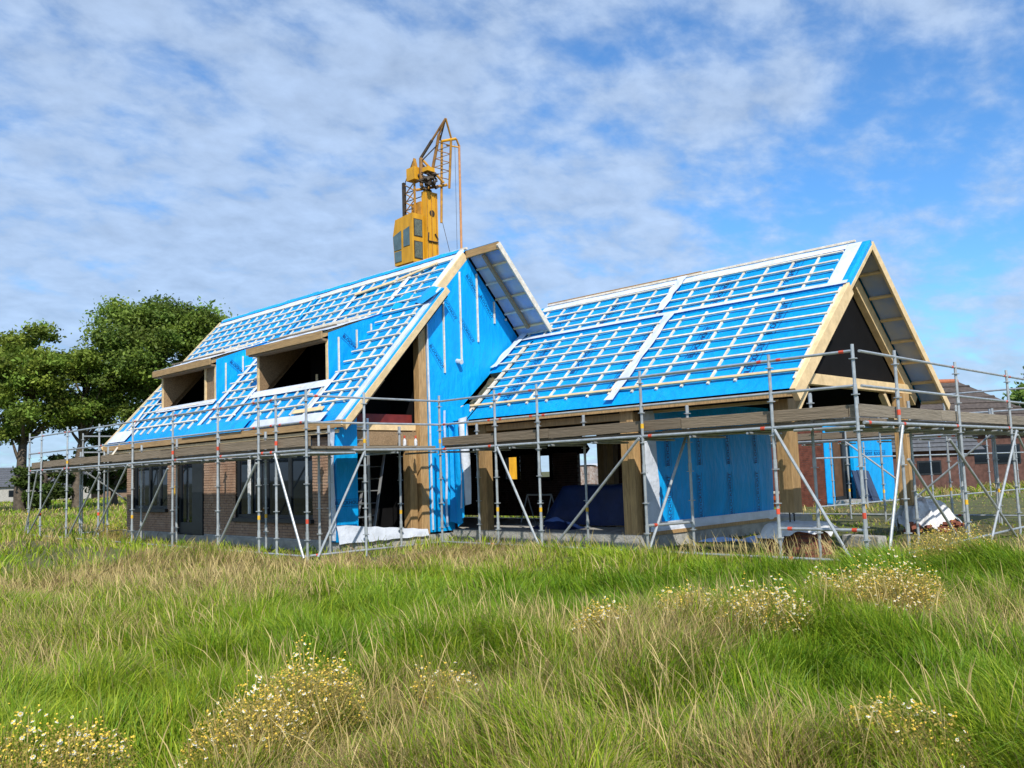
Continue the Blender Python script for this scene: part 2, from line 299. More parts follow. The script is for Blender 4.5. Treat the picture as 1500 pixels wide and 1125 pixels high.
# eaves
BM_('fascia_board', OCHRE, house, (LX-.03, 10.2, 2.60), (VX+.12, 10.2, 2.60), .03, .15)
BM_('fascia_board', GOLD, house, (LX, 10.26, 2.46), (VX-.2, 10.26, 2.46), .03, .07)
P('eaves_shadow_strip', BLACK, house, ((LX+.1, 10.28, 2.38), (GX_-.35, 10.6, 2.41)))  # black strip paints the shadow under the fascia
# horizontal battens on the tall roof (each interrupted by the dormers)
def hbatten(parent, x0, x1, y, z, n, mt=BATTEN, wd=.042, lift=.062):
    p = Vector((0, y, z(y))) + n*lift; j = random.uniform(-.006, .006)
    return BM_('batten', mt, parent, (x0, p.y, p.z+j), (x1, p.y, p.z-j), wd, .028, n, bev=0)
def vbatten(parent, x, y0, y1, z, n, mt=BATTEN, wd=.045, lift=.03):
    a = Vector((x+random.uniform(-.012, .012), y0, z(y0))) + n*lift; b = Vector((x+random.uniform(-.012, .012), y1, z(y1))) + n*lift
    return BM_('counter_batten', mt, parent, a, b, wd, .034, n, bev=0)
y = 13.76; rows = []
while y > 10.42: rows.append(y); y -= .2235
for i, y in enumerate(rows):
    if y > 12.66:
        sp_ = [LX+.05, -22.6+random.uniform(-.6, .6), -18.4+random.uniform(-.5, .5), GX_-.22]
        for a, b in zip(sp_, sp_[1:]): hbatten(upper, a+.01, b-.01, y, zf, nf)
    else:
        segs = [(LX+.05, D1[0]-.12), (D1[1]+.12, D2[0]-.12), (D2[1]+.1, VX-.25)] if y > DY-.02 else [(LX+.9, -22.0), (-21.3, -20.0), (-19.6, -16.9), (-16.45, VX-.25)]
        for a, b in segs: hbatten(front, a, b, y, zf, nf)
x = LX+.35
while x < GX_-.3:
    vbatten(upper, x, 13.82, 12.68, zf, nf)
    inD = any(a-.1 < x+.2 < b+.1 for a, b in (D1, D2)); xx = x + .2
    vbatten(front, xx, 11.02 if inD else 12.56, 10.46, zf, nf); x += .50
vbatten(front, -15.35, 12.6, 10.6, zf, nf); 
for xs, y0, y1 in ((-21.62, 12.2, 10.35), (-20.12, 11.9, 10.35), (-16.55, 11.3, 10.35), (-26.2, 12.3, 10.4)):
    roof_sheet('foil_strip', WHITE, house, xs-.075, xs+.075, y1, y0, zf, nf, lift=.058, amp=.02, res=.1)
roof_sheet('foil_strip', WHITE, house, D1[0]-.1, D1[1]+.1, DY-.12, DY, zf, nf, lift=.06, amp=.02, res=.12)
roof_sheet('foil_strip', WHITE, house, D2[0]-.1, D2[1]+.15, DY-.15, DY, zf, nf, lift=.06, amp=.02, res=.12)
roof_sheet('foil_strip', WHITE, house, LX+.1, -25.9, 10.3, 10.6, zf, nf, lift=.06, amp=.02, res=.12)
roof_sheet('foil_strip', WHITE, house, -18.6, -15.6, 10.22, 10.40, zf, nf, lift=.075, amp=.03, res=.12)
roof_sheet('foil_strip', BLUEW, house, -22.0, -18.9, 10.2, 10.48, zf, nf, lift=.07, amp=.03, res=.12)
for xs, a, b in ((-18.9, 13.75, 12.75), (-16.8, 13.7, 13.0), (-21.2, 13.85, 12.7)):
    roof_sheet('foil_strip', WHITE if xs > -20 else BLUEW, house, xs-.09, xs+.07, b, a, zf, nf, lift=.05, amp=.03, res=.1)
# dormers
for (a, b) in (D1, D2):
    top0, top1 = 4.62, zf(DB)-.03
    P('dormer_sill', WHITE, house, ((a, DY-.05, zf(DY)-.06), (b, DY+.02, zf(DY)+.05)))
    for s_, xx in ((-1, a), (1, b)):
        ck = MB().prism([(xx, DY, zf(DY)-.1), (xx, DB, zf(DB)-.1), (xx, DB, top1), (xx, DY, top0)], (-.1*s_, 0, 0)).build('dormer_cheek', OSB, house)
        if s_ > 0:
            def fn(u, v, xx=xx): 
                y = DY-.03 + (DB-DY+.1)*u; lo = zf(y)-.02; hi = max(lo+.02, top0 + (top1-top0)*u + .15)
                return Vector((xx+.012+.018*float(vnoise(u*6+xx, v*5)), y, lo+(hi-lo)*v))
            mbr = MB().sheet(fn, 14, 10).build('dormer_membrane', BLUEW, house, smooth=True, recalc=False)
            for q, ln in ((.16, .78), (.5, .5), (.78, .22)):
                yy = DY + (DB-DY)*q; zt = top0+(top1-top0)*q; BM_('batten', BATTEN, mbr, (xx+.045, yy, zt-.03), (xx+.045, yy, zt-.03-ln), .045, .03, (0, 1, 0))
            put_text(TXT_S, mbr, (xx+.036, DY+.62, 4.55), (0, .8, -.6), (0, .6, .8))
        BM_('dormer_post', GOLD, house, (xx-.05*s_, DY+.02, zf(DY)+.05), (xx-.05*s_, DY+.02, top0), .08, .10, (0, 1, 0))
    rf = MB().prism([(a-.14, DY-.2, top0+.02), (b-.005, DY-.2, top0+.02), (b-.005, DB+.02, top1+.0), (a-.14, DB+.02, top1+.0)], (0, 0, .12)).build('dormer_roof', OCHRE, house)
    P('dormer_fascia', OCHRE, house, ((a-.16, DY-.235, top0+.0), (b+.06, DY-.202, top0+.17)))
    P('dormer_soffit', OSB, house, ((a-.12, DY-.19, top0-.03), (b-.01, DY+.08, top0+.018)))
    def fn2(u, v, a=a, b=b): 
        yy = DY-.23+(DB-DY+.32)*v; return Vector((a-.15+(b-a+.2)*u, yy, top0+.15+(top1-top0-.01)*min(1, max(0, (v-.02)))+.02*float(vnoise(u*9+a, v*7))+.012))
    MB().sheet(fn2, 24, 10).build('dormer_foil', WHITE, house, smooth=True, recalc=False)
    for q in (.25, .45, .62, .78, .92):
        yy = DY-.23+(DB-DY+.3)*q; zz_ = top0+.215+(top1-top0)*q; BM_('batten', BATTEN if q > .3 else PLANK, rf, (a+.1+q*.3, yy, zz_), (b-.05, yy+.03, zz_), .05, .03, bev=0)
    P('dormer_lining', BLACK, house, ((a+.11, DB-.02, 2.62), (b-.11, DB+.0, top1-.01)))
    if a < -24:
        P('front_panel', OSB, house, ((b-.62, DY+.03, zf(DY)+.05), (b-.1, DY+.06, top0-.03))); BM_('dormer_post', GOLD, house, (b-.66, DY+.03, zf(DY)+.05), (b-.66, DY+.03, top0), .07, .08, (0, 1, 0))
    BM_('roof_prop', PLANK, house, (b-1.5, 12.0, 3.0), (b-.5, 12.5, 4.5), .05, .12); BM_('roof_prop', GOLD, house, (b-1.0, 11.5, 3.0), (b-1.35, 11.7, 3.98), .05, .09)
# front brick wall with openings
FY = 10.4
def brick_wall(name, mt, parent, x0, x1, z0, z1, y, holes, back=.1, bl=.21, bh=.052, jt=.011, mb=None, along='x', sgn=-1):
    """real bricks with recessed joints; along x (facing -y) or along y (facing +x)"""
    m_ = MB(); bk = MB(); r = 0; z = z0
    def put(mbx, a, b, c, d, d0, d1):
        if along == 'x': mbx.box((a, y+d0, c), (b, y+d1, d))
        else: mbx.box((y-d1, a, c), (y-d0, b, d))
    while z < z1-.02:
        zt = min(z+bh, z1); x = x0 - (bl/2 if r % 2 else 0)
        while x < x1:
            a, b = max(x, x0), min(x+bl, x1)
            for h in holes:
                if zt > h[2] and z < h[3]:
                    if a < h[0] < b: b = h[0]
                    elif a < h[1] < b: a = h[1]
                    elif a >= h[0] and b <= h[1]: b = a
            if b-a > .03: put(m_, a, b, z, zt, random.uniform(-.004, .004), .06)
            x += bl+jt
        z += bh+jt; r += 1
    xs = sorted({x0, x1, *[v for h in holes for v in h[:2]]})
    for a, b in zip(xs, xs[1:]):
        hs = [h for h in holes if h[0] <= a+.001 and h[1] >= b-.001]; zz0 = z0
        if hs: 
            if hs[0][2] > z0: put(bk, a, b, z0, hs[0][2], .012, back)
            if hs[0][3] < z1: put(bk, a, b, hs[0][3], z1, .012, back)
        else: put(bk, a, b, z0, z1, .012, back)
    bk.build('mortar_bed', MORTAR, parent, kind='stuff')
    return m_.build(name, mt, parent, recalc=False, kind='stuff')
W1, DR, W2 = (-25.62, -23.35, .85, 2.42), (-22.75, -21.25, .2, 2.42), (-19.65, -16.3, .66, 2.42)
brick_wall('brickwork', BRICK, house, -26.03, -15.62, .24, 2.42, FY, [W1, DR, W2], .2)
P('plinth', CONC, house, ((-26.06, FY-.02, -.1), (-22.8, FY+.16, .235)), ((-21.2, FY-.02, -.1), (-15.6, FY+.16, .235)))
def window(x0, x1, z0, z1, mull, door=False):
    y0, y1 = FY+.05, FY+.13
    b = MB(); fw = .075
    b.box((x0, y0, z0), (x0+fw, y1, z1)).box((x1-fw, y0, z0), (x1, y1, z1)).box((x0+fw, y0, z1-fw), (x1-fw, y1, z1)).box((x0+fw, y0, z0), (x1-fw, y1, z0+(.3 if door else fw)))
    for mx in mull: b.box((mx-.05, y0+.002, z0+fw), (mx+.05, y1-.002, z1-fw))
    f = b.build('window_frame' if not door else 'door_frame', FRAME, house); 
    xs = [x0+fw] + [v for mx in mull for v in (mx-.05, mx+.05)] + [x1-fw]
    for a, c in zip(xs[::2], xs[1::2]): P('pane', GLASS, f, ((a, y0+.035, z0+(.3 if door else fw)), (c, y0+.05, z1-fw)))
    if not door: P('window_sill', FRAME, house, ((x0-.05, FY-.09, z0-.09), (x1+.05, FY+.1, z0-.003)))
window(*W1, [-24.6, -23.95]); window(DR[0], -21.85, DR[2], DR[3], [], True); window(*W2, [-18.3, -17.3])
P('door_reveal', FRAME, house, ((-21.84, FY-.03, .2), (-21.27, FY+.12, 2.42))); P('threshold', CONC, house, ((DR[0], FY-.08, .1), (DR[1], FY+.12, .2)))
P('white_post', PLAST, house, ((-19.05, FY+.0, .75), (-18.97, FY+.04, 2.4)))
P('warning_sticker', YELTAPE, house, ((-22.93, FY-.012, 1.2), (-22.86, FY-.008, 1.45)))
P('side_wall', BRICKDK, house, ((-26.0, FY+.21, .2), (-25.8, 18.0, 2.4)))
MB().prism([(-25.85, 10.7, 2.62), (-25.85, 17.6, 2.62), (-25.85, 14.0, RZ-.4)], (-.12, 0, 0)).build('left_gable_wall', BLACK, house)
# gable: corner pillar, opening, blue wall
ZT = lambda y: min(zf(y), zr(y)) - .22/math.cos(math.atan(K))*1.0
pil = MB().prism([(GX_, 10.27, .22), (GX_, 10.78, .22), (GX_, 10.78, 2.98), (GX_, 10.27, 2.46)], (-.3, 0, 0)).build('corner_pillar', BLUEW, house)
put_text(TXT_S, pil, (GX_+.006, 10.53, 1.0), (0, 1, 0), (0, 0, 1))
def skirt(u, v): 
    y = 10.22 + 2.35*u; return Vector((GX_+.03+.10*(1-v)*(1-.4*u)+.03*float(vnoise(u*9, v*3)), y, .18+(.38-.24*u)*v+.02*float(vnoise(u*12, 4))))
MB().sheet(skirt, 30, 6).build('foil_skirt', WHITE, house, smooth=True, recalc=False)
def flap(u, v): return Vector((GX_-.02-.16*u+.03*math.sin(v*7), 10.24-.05*v*(1-v), .25+2.3*v))
MB().sheet(flap, 6, 16).build('foil_flap', WHITE, house, smooth=True, recalc=False)
wall = MB().prism([(GX_, 12.72, .25), (GX_, 13.42, .25), (GX_, 13.42, zw(13.42)-.05), (GX_, 15.72, zw(15.72)-.05), (GX_, 14.0, RZ-.12), (GX_, 12.72, zf(12.72)-.16)], (-.2, 0, 0)).build('gable_wall', BLUEW, house)
for yb, z0, z1 in ((13.22, 3.82, 5.78), (13.75, 4.12, 6.35), (14.30, 4.62, 6.28), (14.86, 5.12, 5.75), (15.25, 5.28, 5.42)):
    BM_('batten', BATTEN, wall, (GX_+.018, yb, z0), (GX_+.018, yb, min(z1, zr(yb)-.2 if yb > 14 else zf(yb)-.28)), .05, .03, (0, 1, 0))
for yy, z_ in ((14.18, 5.95), (14.62, 5.5), (13.95, 4.85), (13.0, 4.18), (13.42, 5.35)):
    put_text(TXT_S, wall, (GX_+.005, yy, z_), (0, .6, -.8), (0, .8, .6))
vp = MB().tube((GX_, 13.62, 4.12), (GX_+.16, 13.62, 4.08), .055, 10).build('vent_pipe', PLAST, house)
BM_('corner_post', DOUG, house, (GX_-.12, 12.60, .22), (GX_-.12, 12.60, zf(12.6)-.25), .2, .22, (0, 1, 0), .01)
BM_('edge_trim', WHITE, house, (GX_+.012, 12.76, .3), (GX_+.012, 12.72, 4.9), .05, .03, (0, 1, 0))
BM_('door_post', DOUG, house, (GX_-.22, 12.34, .22), (GX_-.22, 12.34, 2.3), .24, .2, (0, 1, 0), .01)
P('steel_beam', REDBEAM, house, ((-15.62, 10.8, 2.64), (-15.5, 12.48, 2.86)))
BM_('tie_beam', GOLD, house, (-15.45, 10.8, 2.56), (-15.45, 12.48, 2.56), .16, .12); BM_('tie_beam', OSB, house, (-15.42, 10.8, 2.32), (-15.42, 12.48, 2.32), .14, .3)
P('added_dark_wall', BLACK, house, ((-16.68, 10.7, .2), (-16.6, 12.74, 2.42)))  # black partitions added so the gable opening stays dark
MB().prism([(-16.6, 10.75, 2.62), (-16.6, 12.74, 2.62), (-16.6, 12.74, zf(12.74)-.35), (-16.6, 10.75, zf(10.75)-.33)], (-.08, 0, 0)).build('added_dark_wall', BLACK, house)
P('added_dark_wall', BLACK, house, ((-16.59, 12.75, .2), (-15.45, 12.85, 5.05)))
P('floor_shade_sheet', BLACK, house, ((-16.55, 10.85, .205), (-15.55, 12.7, .212)))  # thin black sheets put the interior's shade onto both floors
P('floor_shade_sheet', BLACK, house, ((-16.55, 10.85, 2.602), (-15.7, 12.7, 2.61)))
# wing roof
wl = roof_sheet('roof_membrane', BLUE, house, -14.5, WX, 13.25, 15.55, zw, nw); wu = roof_sheet('roof_membrane', BLUE, house, -15.15, WX, 15.5, WY, zw, nw, lift=.014)
roof_sheet('roof_membrane', BLUE, house, -15.15, -14.55, 14.6, 15.52, zw, nw); roof_sheet('roof_membrane', BLUE, house, -15.1, -14.55, 13.25, 13.5, zw, nw, lift=.004)
roof_panel('roof_panel', BLACK, -14.5, WX-.03, 13.27, WY, zw, nw, .22); roof_panel('roof_panel', OSB, -15.17, -14.61, 14.62, WY, zw, nw, .22); roof_panel('roof_panel', OSB, -15.1, -14.61, 13.27, 13.48, zw, nw, .2)
roof_sheet('roof_membrane', BLUE, house, -18.2, -15.15, 15.72, WY, zw, nw, lift=.01, res=.3)
roof_panel('roof_panel', BLACK, -15.1, -7.25, WY+.002, 20.15, zw, nwr, .2)
roof_sheet('roof_membrane', BLUE, house, -15.1, WX, WY, 20.15, zw, nwr, lift=.012, res=.5)
wrows = [16.46, 16.2, 15.95, 15.72] + [15.3-.2475*i for i in range(7)]
for i, y in enumerate(wrows):
    if y > 15.6: hbatten(wu, -14.98, -11.0, y, zw, nw); hbatten(wu, -10.78, WX-.42, y, zw, nw)
    else: hbatten(wl, -14.98 if y < 13.9 or y > 14.8 else -14.62, -10.62, y, zw, nw); hbatten(wl, -10.4, WX-.06, y, zw, nw)
hbatten(wl, -15.0, -10.5, 13.57, zw, nw, GOLD, .06, .07); hbatten(wl, -10.42, WX-.05, 13.57, zw, nw, GOLD, .06, .07)
x = -7.6
while x > -15.0:
    vbatten(wu, x, 16.6, 15.62, zw, nw)
    if x-.3 > -14.9: vbatten(wl, x-.3, 15.42, 13.5, zw, nw)
    x -= .555
vbatten(wl, WX-.07, 15.45, 13.42, zw, nw); vbatten(wl, -14.62, 15.3, 13.45, zw, nw)
roof_sheet('foil_strip', WHITE, house, -15.0, WX-.0, 15.52, 15.6, zw, nw, lift=.06, amp=.015, res=.1)
def strip(name, mt, a, b, y0, y1, **k):
    nu, nv = 5, 24
    def fn(u, v):
        y = y0+(y1-y0)*v; x = a+(b-a)*v-.11+.22*u+.02*math.sin(v*17+u*3); return Vector((x, y, zw(y)))+nw*(.075+.03*float(vnoise(u*3+a, v*9)))
    return MB().sheet(fn, nu, nv).build(name, mt, house, smooth=True, recalc=False)
strip('foil_strip', WHITE, -10.5, -10.5, 13.3, 15.5); strip('foil_strip', WHITE, -10.88, -10.9, 15.66, 16.68); strip('foil_strip', WHITE, -15.05, -14.95, 14.7, 16.1)
roof_sheet('ridge_foil', WHITE, house, -15.1, WX-.4, 16.52, WY+.03, zw, nw, lift=.05, amp=.02, res=.15)
roof_sheet('foil_patch', WHITE, house, WX-.42, WX-.14, 15.62, 16.68, zw, nw, lift=.03, amp=.012, res=.08)
BM_('ridge_batten', BATTEN, house, (-15.1, WY+.02, WZ+.06), (WX-.3, WY+.02, WZ+.06), .05, .045); BM_('ridge_batten', DOUG, house, (-15.1, WY+.05, WZ+.10), (-10.5, WY+.05, WZ+.10), .05, .04)
BM_('fascia_board', DOUG, house, (-15.0, 13.27, 2.62), (WX-.06, 13.27, 2.62), .03, .1)
for i, x in enumerate(np.arange(-8.05, -14.6, -1.48)):
    for y in ((16.07, 14.93, 14.0) if i % 2 == 0 else (16.0, 14.6)):
        q = Vector((x+.28*(y < 15.6), y, zw(y)))+nw*.028; put_text(TXT, wu if y > 15.6 else wl, q, (0, 1, WK), (-1, 0, 0))
# wing gable: barges, trusses, overhang
BM_('barge_board', GOLD, house, (WX-.02, 15.62, zw(15.62)-.13), (WX-.02, 13.28, zw(13.28)-.13), .1, .25, nw, .006)
BM_('barge_board', BLUEW, house, (WX-.02, WY, WZ-.05), (WX-.02, 15.6, zw(15.6)-.05), .07, .12, nw); BM_('barge_board', GOLD, house, (WX+.01, WY, WZ-.13), (WX+.01, 15.5, zw(15.5)-.13), .04, .07, nw)
BM_('barge_board', GOLD, house, (WX, WY+.02, WZ-.07), (WX, 20.2, zw(20.2)-.07), .05, .17, nwr, .004)
TX = -7.27
BM_('rafter', GOLD, house, (TX, WY, WZ-.30), (TX, 19.75, zw(19.75)-.30), .14, .24, nwr, .006)
BM_('rafter', GOLD, house, (TX, WY, WZ-.34), (TX, 13.55, zw(13.55)-.34), .14, .22, nw, .006)
BM_('tie_beam', GOLD, house, (TX+.02, 13.7, 2.98), (TX+.02, 19.5, 2.98), .16, .2, (0, 0, 1), .006)
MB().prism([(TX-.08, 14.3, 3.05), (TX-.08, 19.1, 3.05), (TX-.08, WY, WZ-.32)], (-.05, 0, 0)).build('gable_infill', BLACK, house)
lin2 = MB().prism([(TX+.08, WY+.1, zw(WY+.1)-.05), (WX-.03, WY+.1, zw(WY+.1)-.05), (WX-.03, 20.1, zw(20.1)-.05), (TX+.08, 20.1, zw(20.1)-.05)], -nwr*.012).build('overhang_lining', LINING, house)
for i in range(7):
    y = 17.2+.47*i; BM_('batten', GOLD, lin2, (TX+.08, y, zw(y)-.10), (WX-.03, y, zw(y)-.10), .06, .05, nwr)
for yy, zb in ((13.9, .68), (18.95, .55)):
    ps = BM_('porch_post', DOUG, house, (TX+.04, yy, zb), (TX+.04, yy, 2.87), .26, .28, (0, 1, 0), .008)
    for dy in (-.07, .08): MB().tube((TX+.04, yy+dy, zb), (TX+.04, yy+dy, zb-.26), .012, 6).build('threaded_rod', DARKM, ps)
BM_('wall_plate', GOLD, house, (-10.1, 13.95, 2.62), (TX-.05, 13.95, 2.62), .14, .16); BM_('wall_plate', GOLD, house, (-10.1, 19.3, 2.62), (TX-.05, 19.3, 2.62), .14, .16)
BM_('strut', GOLD, house, (TX, 14.25, 2.3), (TX, 14.8, 2.85), .1, .12, (1, 0, 0)); BM_('strut', GOLD, house, (TX, 18.6, 2.3), (TX, 18.1, 2.85), .1, .12, (1, 0, 0))
# wing posts and end wall
for (xa, xb, ya) in ((-14.37, -14.1, 13.4), (-10.36, -10.2, 13.38), (-10.185, -10.04, 13.36)):
    BM_('wall_post', DOUG, house, ((xa+xb)/2, ya+.1, .27), ((xa+xb)/2, ya+.1, 2.62), .2, xb-xa, (1, 0, 0), .006)
P('lintel', DOUG, house, ((-14.4, 13.42, 2.42), (-10.03, 13.56, 2.62)))
P('end_wall', OSB, house, ((-10.2, 13.62, .27), (-10.06, 18.45, 2.75)))
P('sill_board', DOUG, house, ((-10.06, 13.5, .24), (-9.9, 18.5, .31)))
def ew(u, v):
    y = 13.66+4.85*u; z = .36+2.4*v; bulge = .10*math.sin(math.pi*u)*math.sin(math.pi*v)+.05*float(vnoise(u*4+3, v*3)); curl = .22*max(0, u-.92)/.08*(1-.2*v)
    return Vector((-9.99+bulge-curl*.4, y+.06*math.sin(v*3)*u, z+(.04*math.sin(u*9)+.03*float(vnoise(u*15, 2)))*(1-v)))
sheet = MB().sheet(ew, 40, 24).build('end_wall_membrane', BLUEW, house, smooth=True, recalc=False)
MB().sheet(lambda u, v: Vector((-9.93+.04*float(vnoise(u*12, v*3)), 13.6+4.85*u, .28+.2*v)), 40, 4).build('foil_hem', WHITE, house, smooth=True, recalc=False)
MB().sheet(lambda u, v: Vector((-9.95+.03*float(vnoise(u*3, v*8)), 13.5+(.55-.35*(1-v)*.3)*u*(1.1-.4*v), .28+2.45*v)), 6, 20).build('foil_edge', WHITE, house, smooth=True, recalc=False)
for yy, off in ((14.25, 0), (15.25, .12), (16.35, .2), (17.55, .24)):
    for zz_ in (1.0, 2.0):
        u_, v_ = (yy-13.66)/4.85, (zz_-.36)/2.4; put_text(TXT_E, sheet, (ew(u_, v_).x+.035, yy, zz_-.08+(.03 if zz_ > 1.5 else 0)), (0, -.04, 1), (0, -1, 0))
# loose sheets at the inside corner
def loose(u, v):
    return Vector((-15.12+.62*u+.03*math.sin(u*9+v*4), 13.2+.06*math.sin(u*12)+.05*v+.10*(1-v)*math.sin(u*5), .32+.38*abs(u-.35)*(1-v)+2.35*v))
MB().sheet(loose, 20, 20).build('corner_sheet', BLUEW, house, smooth=True, recalc=False)
MB().sheet(lambda u, v: Vector((-14.72+.32*u, 13.17+.05*math.sin(u*7+v*3), .75+.1*u+1.95*v)), 8, 14).build('foil_flap', WHITE, house, smooth=True, recalc=False)
MB().sheet(lambda u, v: Vector((-15.14+.07*u, 13.12-.02*math.sin(v*9), .35+2.6*v)), 3, 14).build('foil_flap', WHITE, house, smooth=True, recalc=False)
MB().sheet(lambda u, v: Vector((-15.14+.55*u, 13.2+.12*u+.1*v, 2.66+.38*v-.3*u*(1-v)+.03*math.sin(u*9))), 10, 8).build('corner_sheet', BLUEW, house, smooth=True, recalc=False)
def tarp(u, v): return Vector((-16.4+1.55*u, 12.98-.32*v*(1-.4*math.sin(u*5)), zf(12.98-.32*v)+.09+.05*math.sin(u*11+v*2)-.02*v))
MB().sheet(tarp, 18, 6).build('torn_membrane', BLUEW, house, smooth=True, recalc=False)
# rear wall of the living area with openings; brick
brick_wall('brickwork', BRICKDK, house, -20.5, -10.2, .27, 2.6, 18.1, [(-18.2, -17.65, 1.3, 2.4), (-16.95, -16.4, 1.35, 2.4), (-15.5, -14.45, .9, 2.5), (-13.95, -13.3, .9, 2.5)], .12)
for a, b in ((-18.2, -17.65), (-16.95, -16.4)): 
    P('window_frame', FRAME, house, ((a-.01, 18.02, 1.25), (a+.05, 18.1, 2.42)), ((b-.05, 18.02, 1.25), (b+.01, 18.1, 2.42)), ((a+.05, 18.02, 1.25), (b-.05, 18.1, 1.31)))
BM_('inner_post', DOUG, house, (-13.75, 17.4, .27), (-13.75, 17.4, 2.6), .2, .2, (1, 0, 0)); BM_('inner_post', DOUG, house, (-14.3, 17.7, .27), (-14.3, 17.7, 2.6), .2, .2, (1, 0, 0))
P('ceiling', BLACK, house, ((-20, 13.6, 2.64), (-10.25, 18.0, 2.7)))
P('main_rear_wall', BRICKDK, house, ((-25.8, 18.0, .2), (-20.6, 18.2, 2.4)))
for yy in (12.6, 14.6): BM_('veranda_post', DOUG, house, (-26.9, yy, .0), (-26.9, yy, 2.9), .16, .16, (0, 1, 0))
# ------------------------------------------------------------------ things in and on the house
bundle = MB().sheet(lambda u, v: Vector((-15.1+.48*u, 13.55+1.0*v, zw(13.55+1.0*v)-.16+.1*float(vnoise(u*4, v*5))+.08*math.sin(v*3)*math.sin(u*3))), 10, 14).build('cloth_bundle', MOSS, smooth=True, recalc=False)
tag(bundle, 'mottled green and brown cloth bundle in the gap between gable and wing roof', 'cloth')
st = empty('tarp_covered_stack', (-12.6, 15.3, .27), 'low stack under a navy blue tarpaulin inside the open wing', 'stack')
P('stacked_boards', GOLD, st, ((-13.3, 15.2, .27), (-11.3, 16.1, 1.1)))
def tp(u, v):
    a = u*2*math.pi; r = 1 if v < .55 else None
    hx, hy = 1.12, .55; cx_, cy_ = -12.3, 15.6
    px = max(-1, min(1, 1.35*math.cos(a))); py = max(-1, min(1, 1.35*math.sin(a)))
    if v < .5: k = v*2; return Vector((cx_+hx*px*k, cy_+hy*py*k, 1.16+.02*math.sin(a*5)*k))
    k = (v-.5)*2; fl = 1+.10*k*(1+.5*math.sin(a*7)); fl2 = fl + (.42*k if px < 0 else 0)
    return Vector((cx_+hx*px*fl2, cy_+hy*py*fl, 1.15-.86*k+.03*float(vnoise(u*20, 3))*k))
MB().sheet(tp, 56, 14).build('tarpaulin', NAVY, st, smooth=True, recalc=False)
hp = MB().sheet(lambda u, v: Vector((-13.55+1.3*u, 14.0+.6*v, .275+.17*math.sin(math.pi*u)*math.sin(math.pi*v)*(1+.5*float(vnoise(u*6, v*6))))), 14, 10).build('folded_tarpaulin', NAVY, smooth=True, recalc=False)
tag(hp, 'crumpled navy blue tarpaulin lying flat on the wing floor', 'tarpaulin')
sw = empty('sawhorse', (-14.6, 15.6, .27), 'small metal sawhorse standing in the dark wing interior', 'sawhorse')
MB().tube((-15.0, 15.6, .95), (-14.2, 15.6, .95), .02).build('top_bar', STEEL, sw)
for a in (-15.0, -14.2):
    for b in (-.25, .25): MB().tube((a, 15.6, .95), (a, 15.6+b, .27), .015).build('leg', STEEL, sw)
def ladder(name, base, top, width, side, rungs, label):
    base, top, side = Vector(base), Vector(top), Vector(side).normalized(); e = empty(name, base, label, 'ladder', 'ladders in the gable opening')
    for s_ in (-.5, .5): BM_('stile', ALU, e, base+side*width*s_, top+side*width*s_, .03, .06, side)
    for i in range(rungs): c = base.lerp(top, (i+.7)/(rungs+.4)); MB().tube(c-side*width*.48, c+side*width*.48, .016, 6).build('rung', ALU, e)
    return e
ladder('ladder', (-15.32, 10.98, .22), (-15.36, 10.98, 2.75), .36, (0, 1, 0), 9, 'upright aluminium ladder tight against the blue corner pillar')
ladder('ladder', (-15.95, 11.45, .22), (-16.3, 12.15, 2.45), .42, (.75, .4, 0), 8, 'leaning aluminium ladder deeper in the dark gable opening')
for i, (yy, lb) in enumerate(((11.75, 'small red-capped bottle on the gable scaffold deck, left of two'), (12.05, 'small red-capped bottle on the gable scaffold deck, nearer the corner post'))):
    b = empty('bottle', (-14.85, yy, 2.13), lb, 'bottle', 'bottles on the scaffold deck')
    MB().tube((-14.85, yy, 2.13), (-14.85, yy, 2.25), .035, 10).tube((-14.85, yy, 2.25), (-14.85, yy, 2.30), .035, 10, .014).build('body', PLAST, b); MB().tube((-14.85, yy, 2.30), (-14.85, yy, 2.36), .02, 8).build('cap', REDTAPE, b)
lp = BM_('loose_plank', BATTEN, None, (-26.1, 9.98, 2.36), (-26.75, 11.3, zf(11.3)+.1), .09, .025, nf); tag(lp, 'pale loose plank leaning over the left eave onto the roof', 'plank')
lp = BM_('loose_plank', GOLD, None, (-17.05, 10.42, 2.98), (-15.95, 10.45, 2.99), .12, .03, nf); tag(lp, 'short yellow plank lying on the roof above the right eave', 'plank')
lp = BM_('loose_plank', GOLD, None, (-18.9, 13.42, zf(13.42)+.12), (-17.3, 13.5, zf(13.5)+.12), .1, .03, nf); tag(lp, 'yellow plank lying across battens high on the tall roof', 'plank')
lp = BM_('loose_plank', GOLD, None, (-17.2, 13.5, zf(13.5)+.13), (-15.9, 13.68, zf(13.68)+.13), .1, .03, nf); tag(lp, 'yellow plank lying across battens close to the gable top', 'plank')
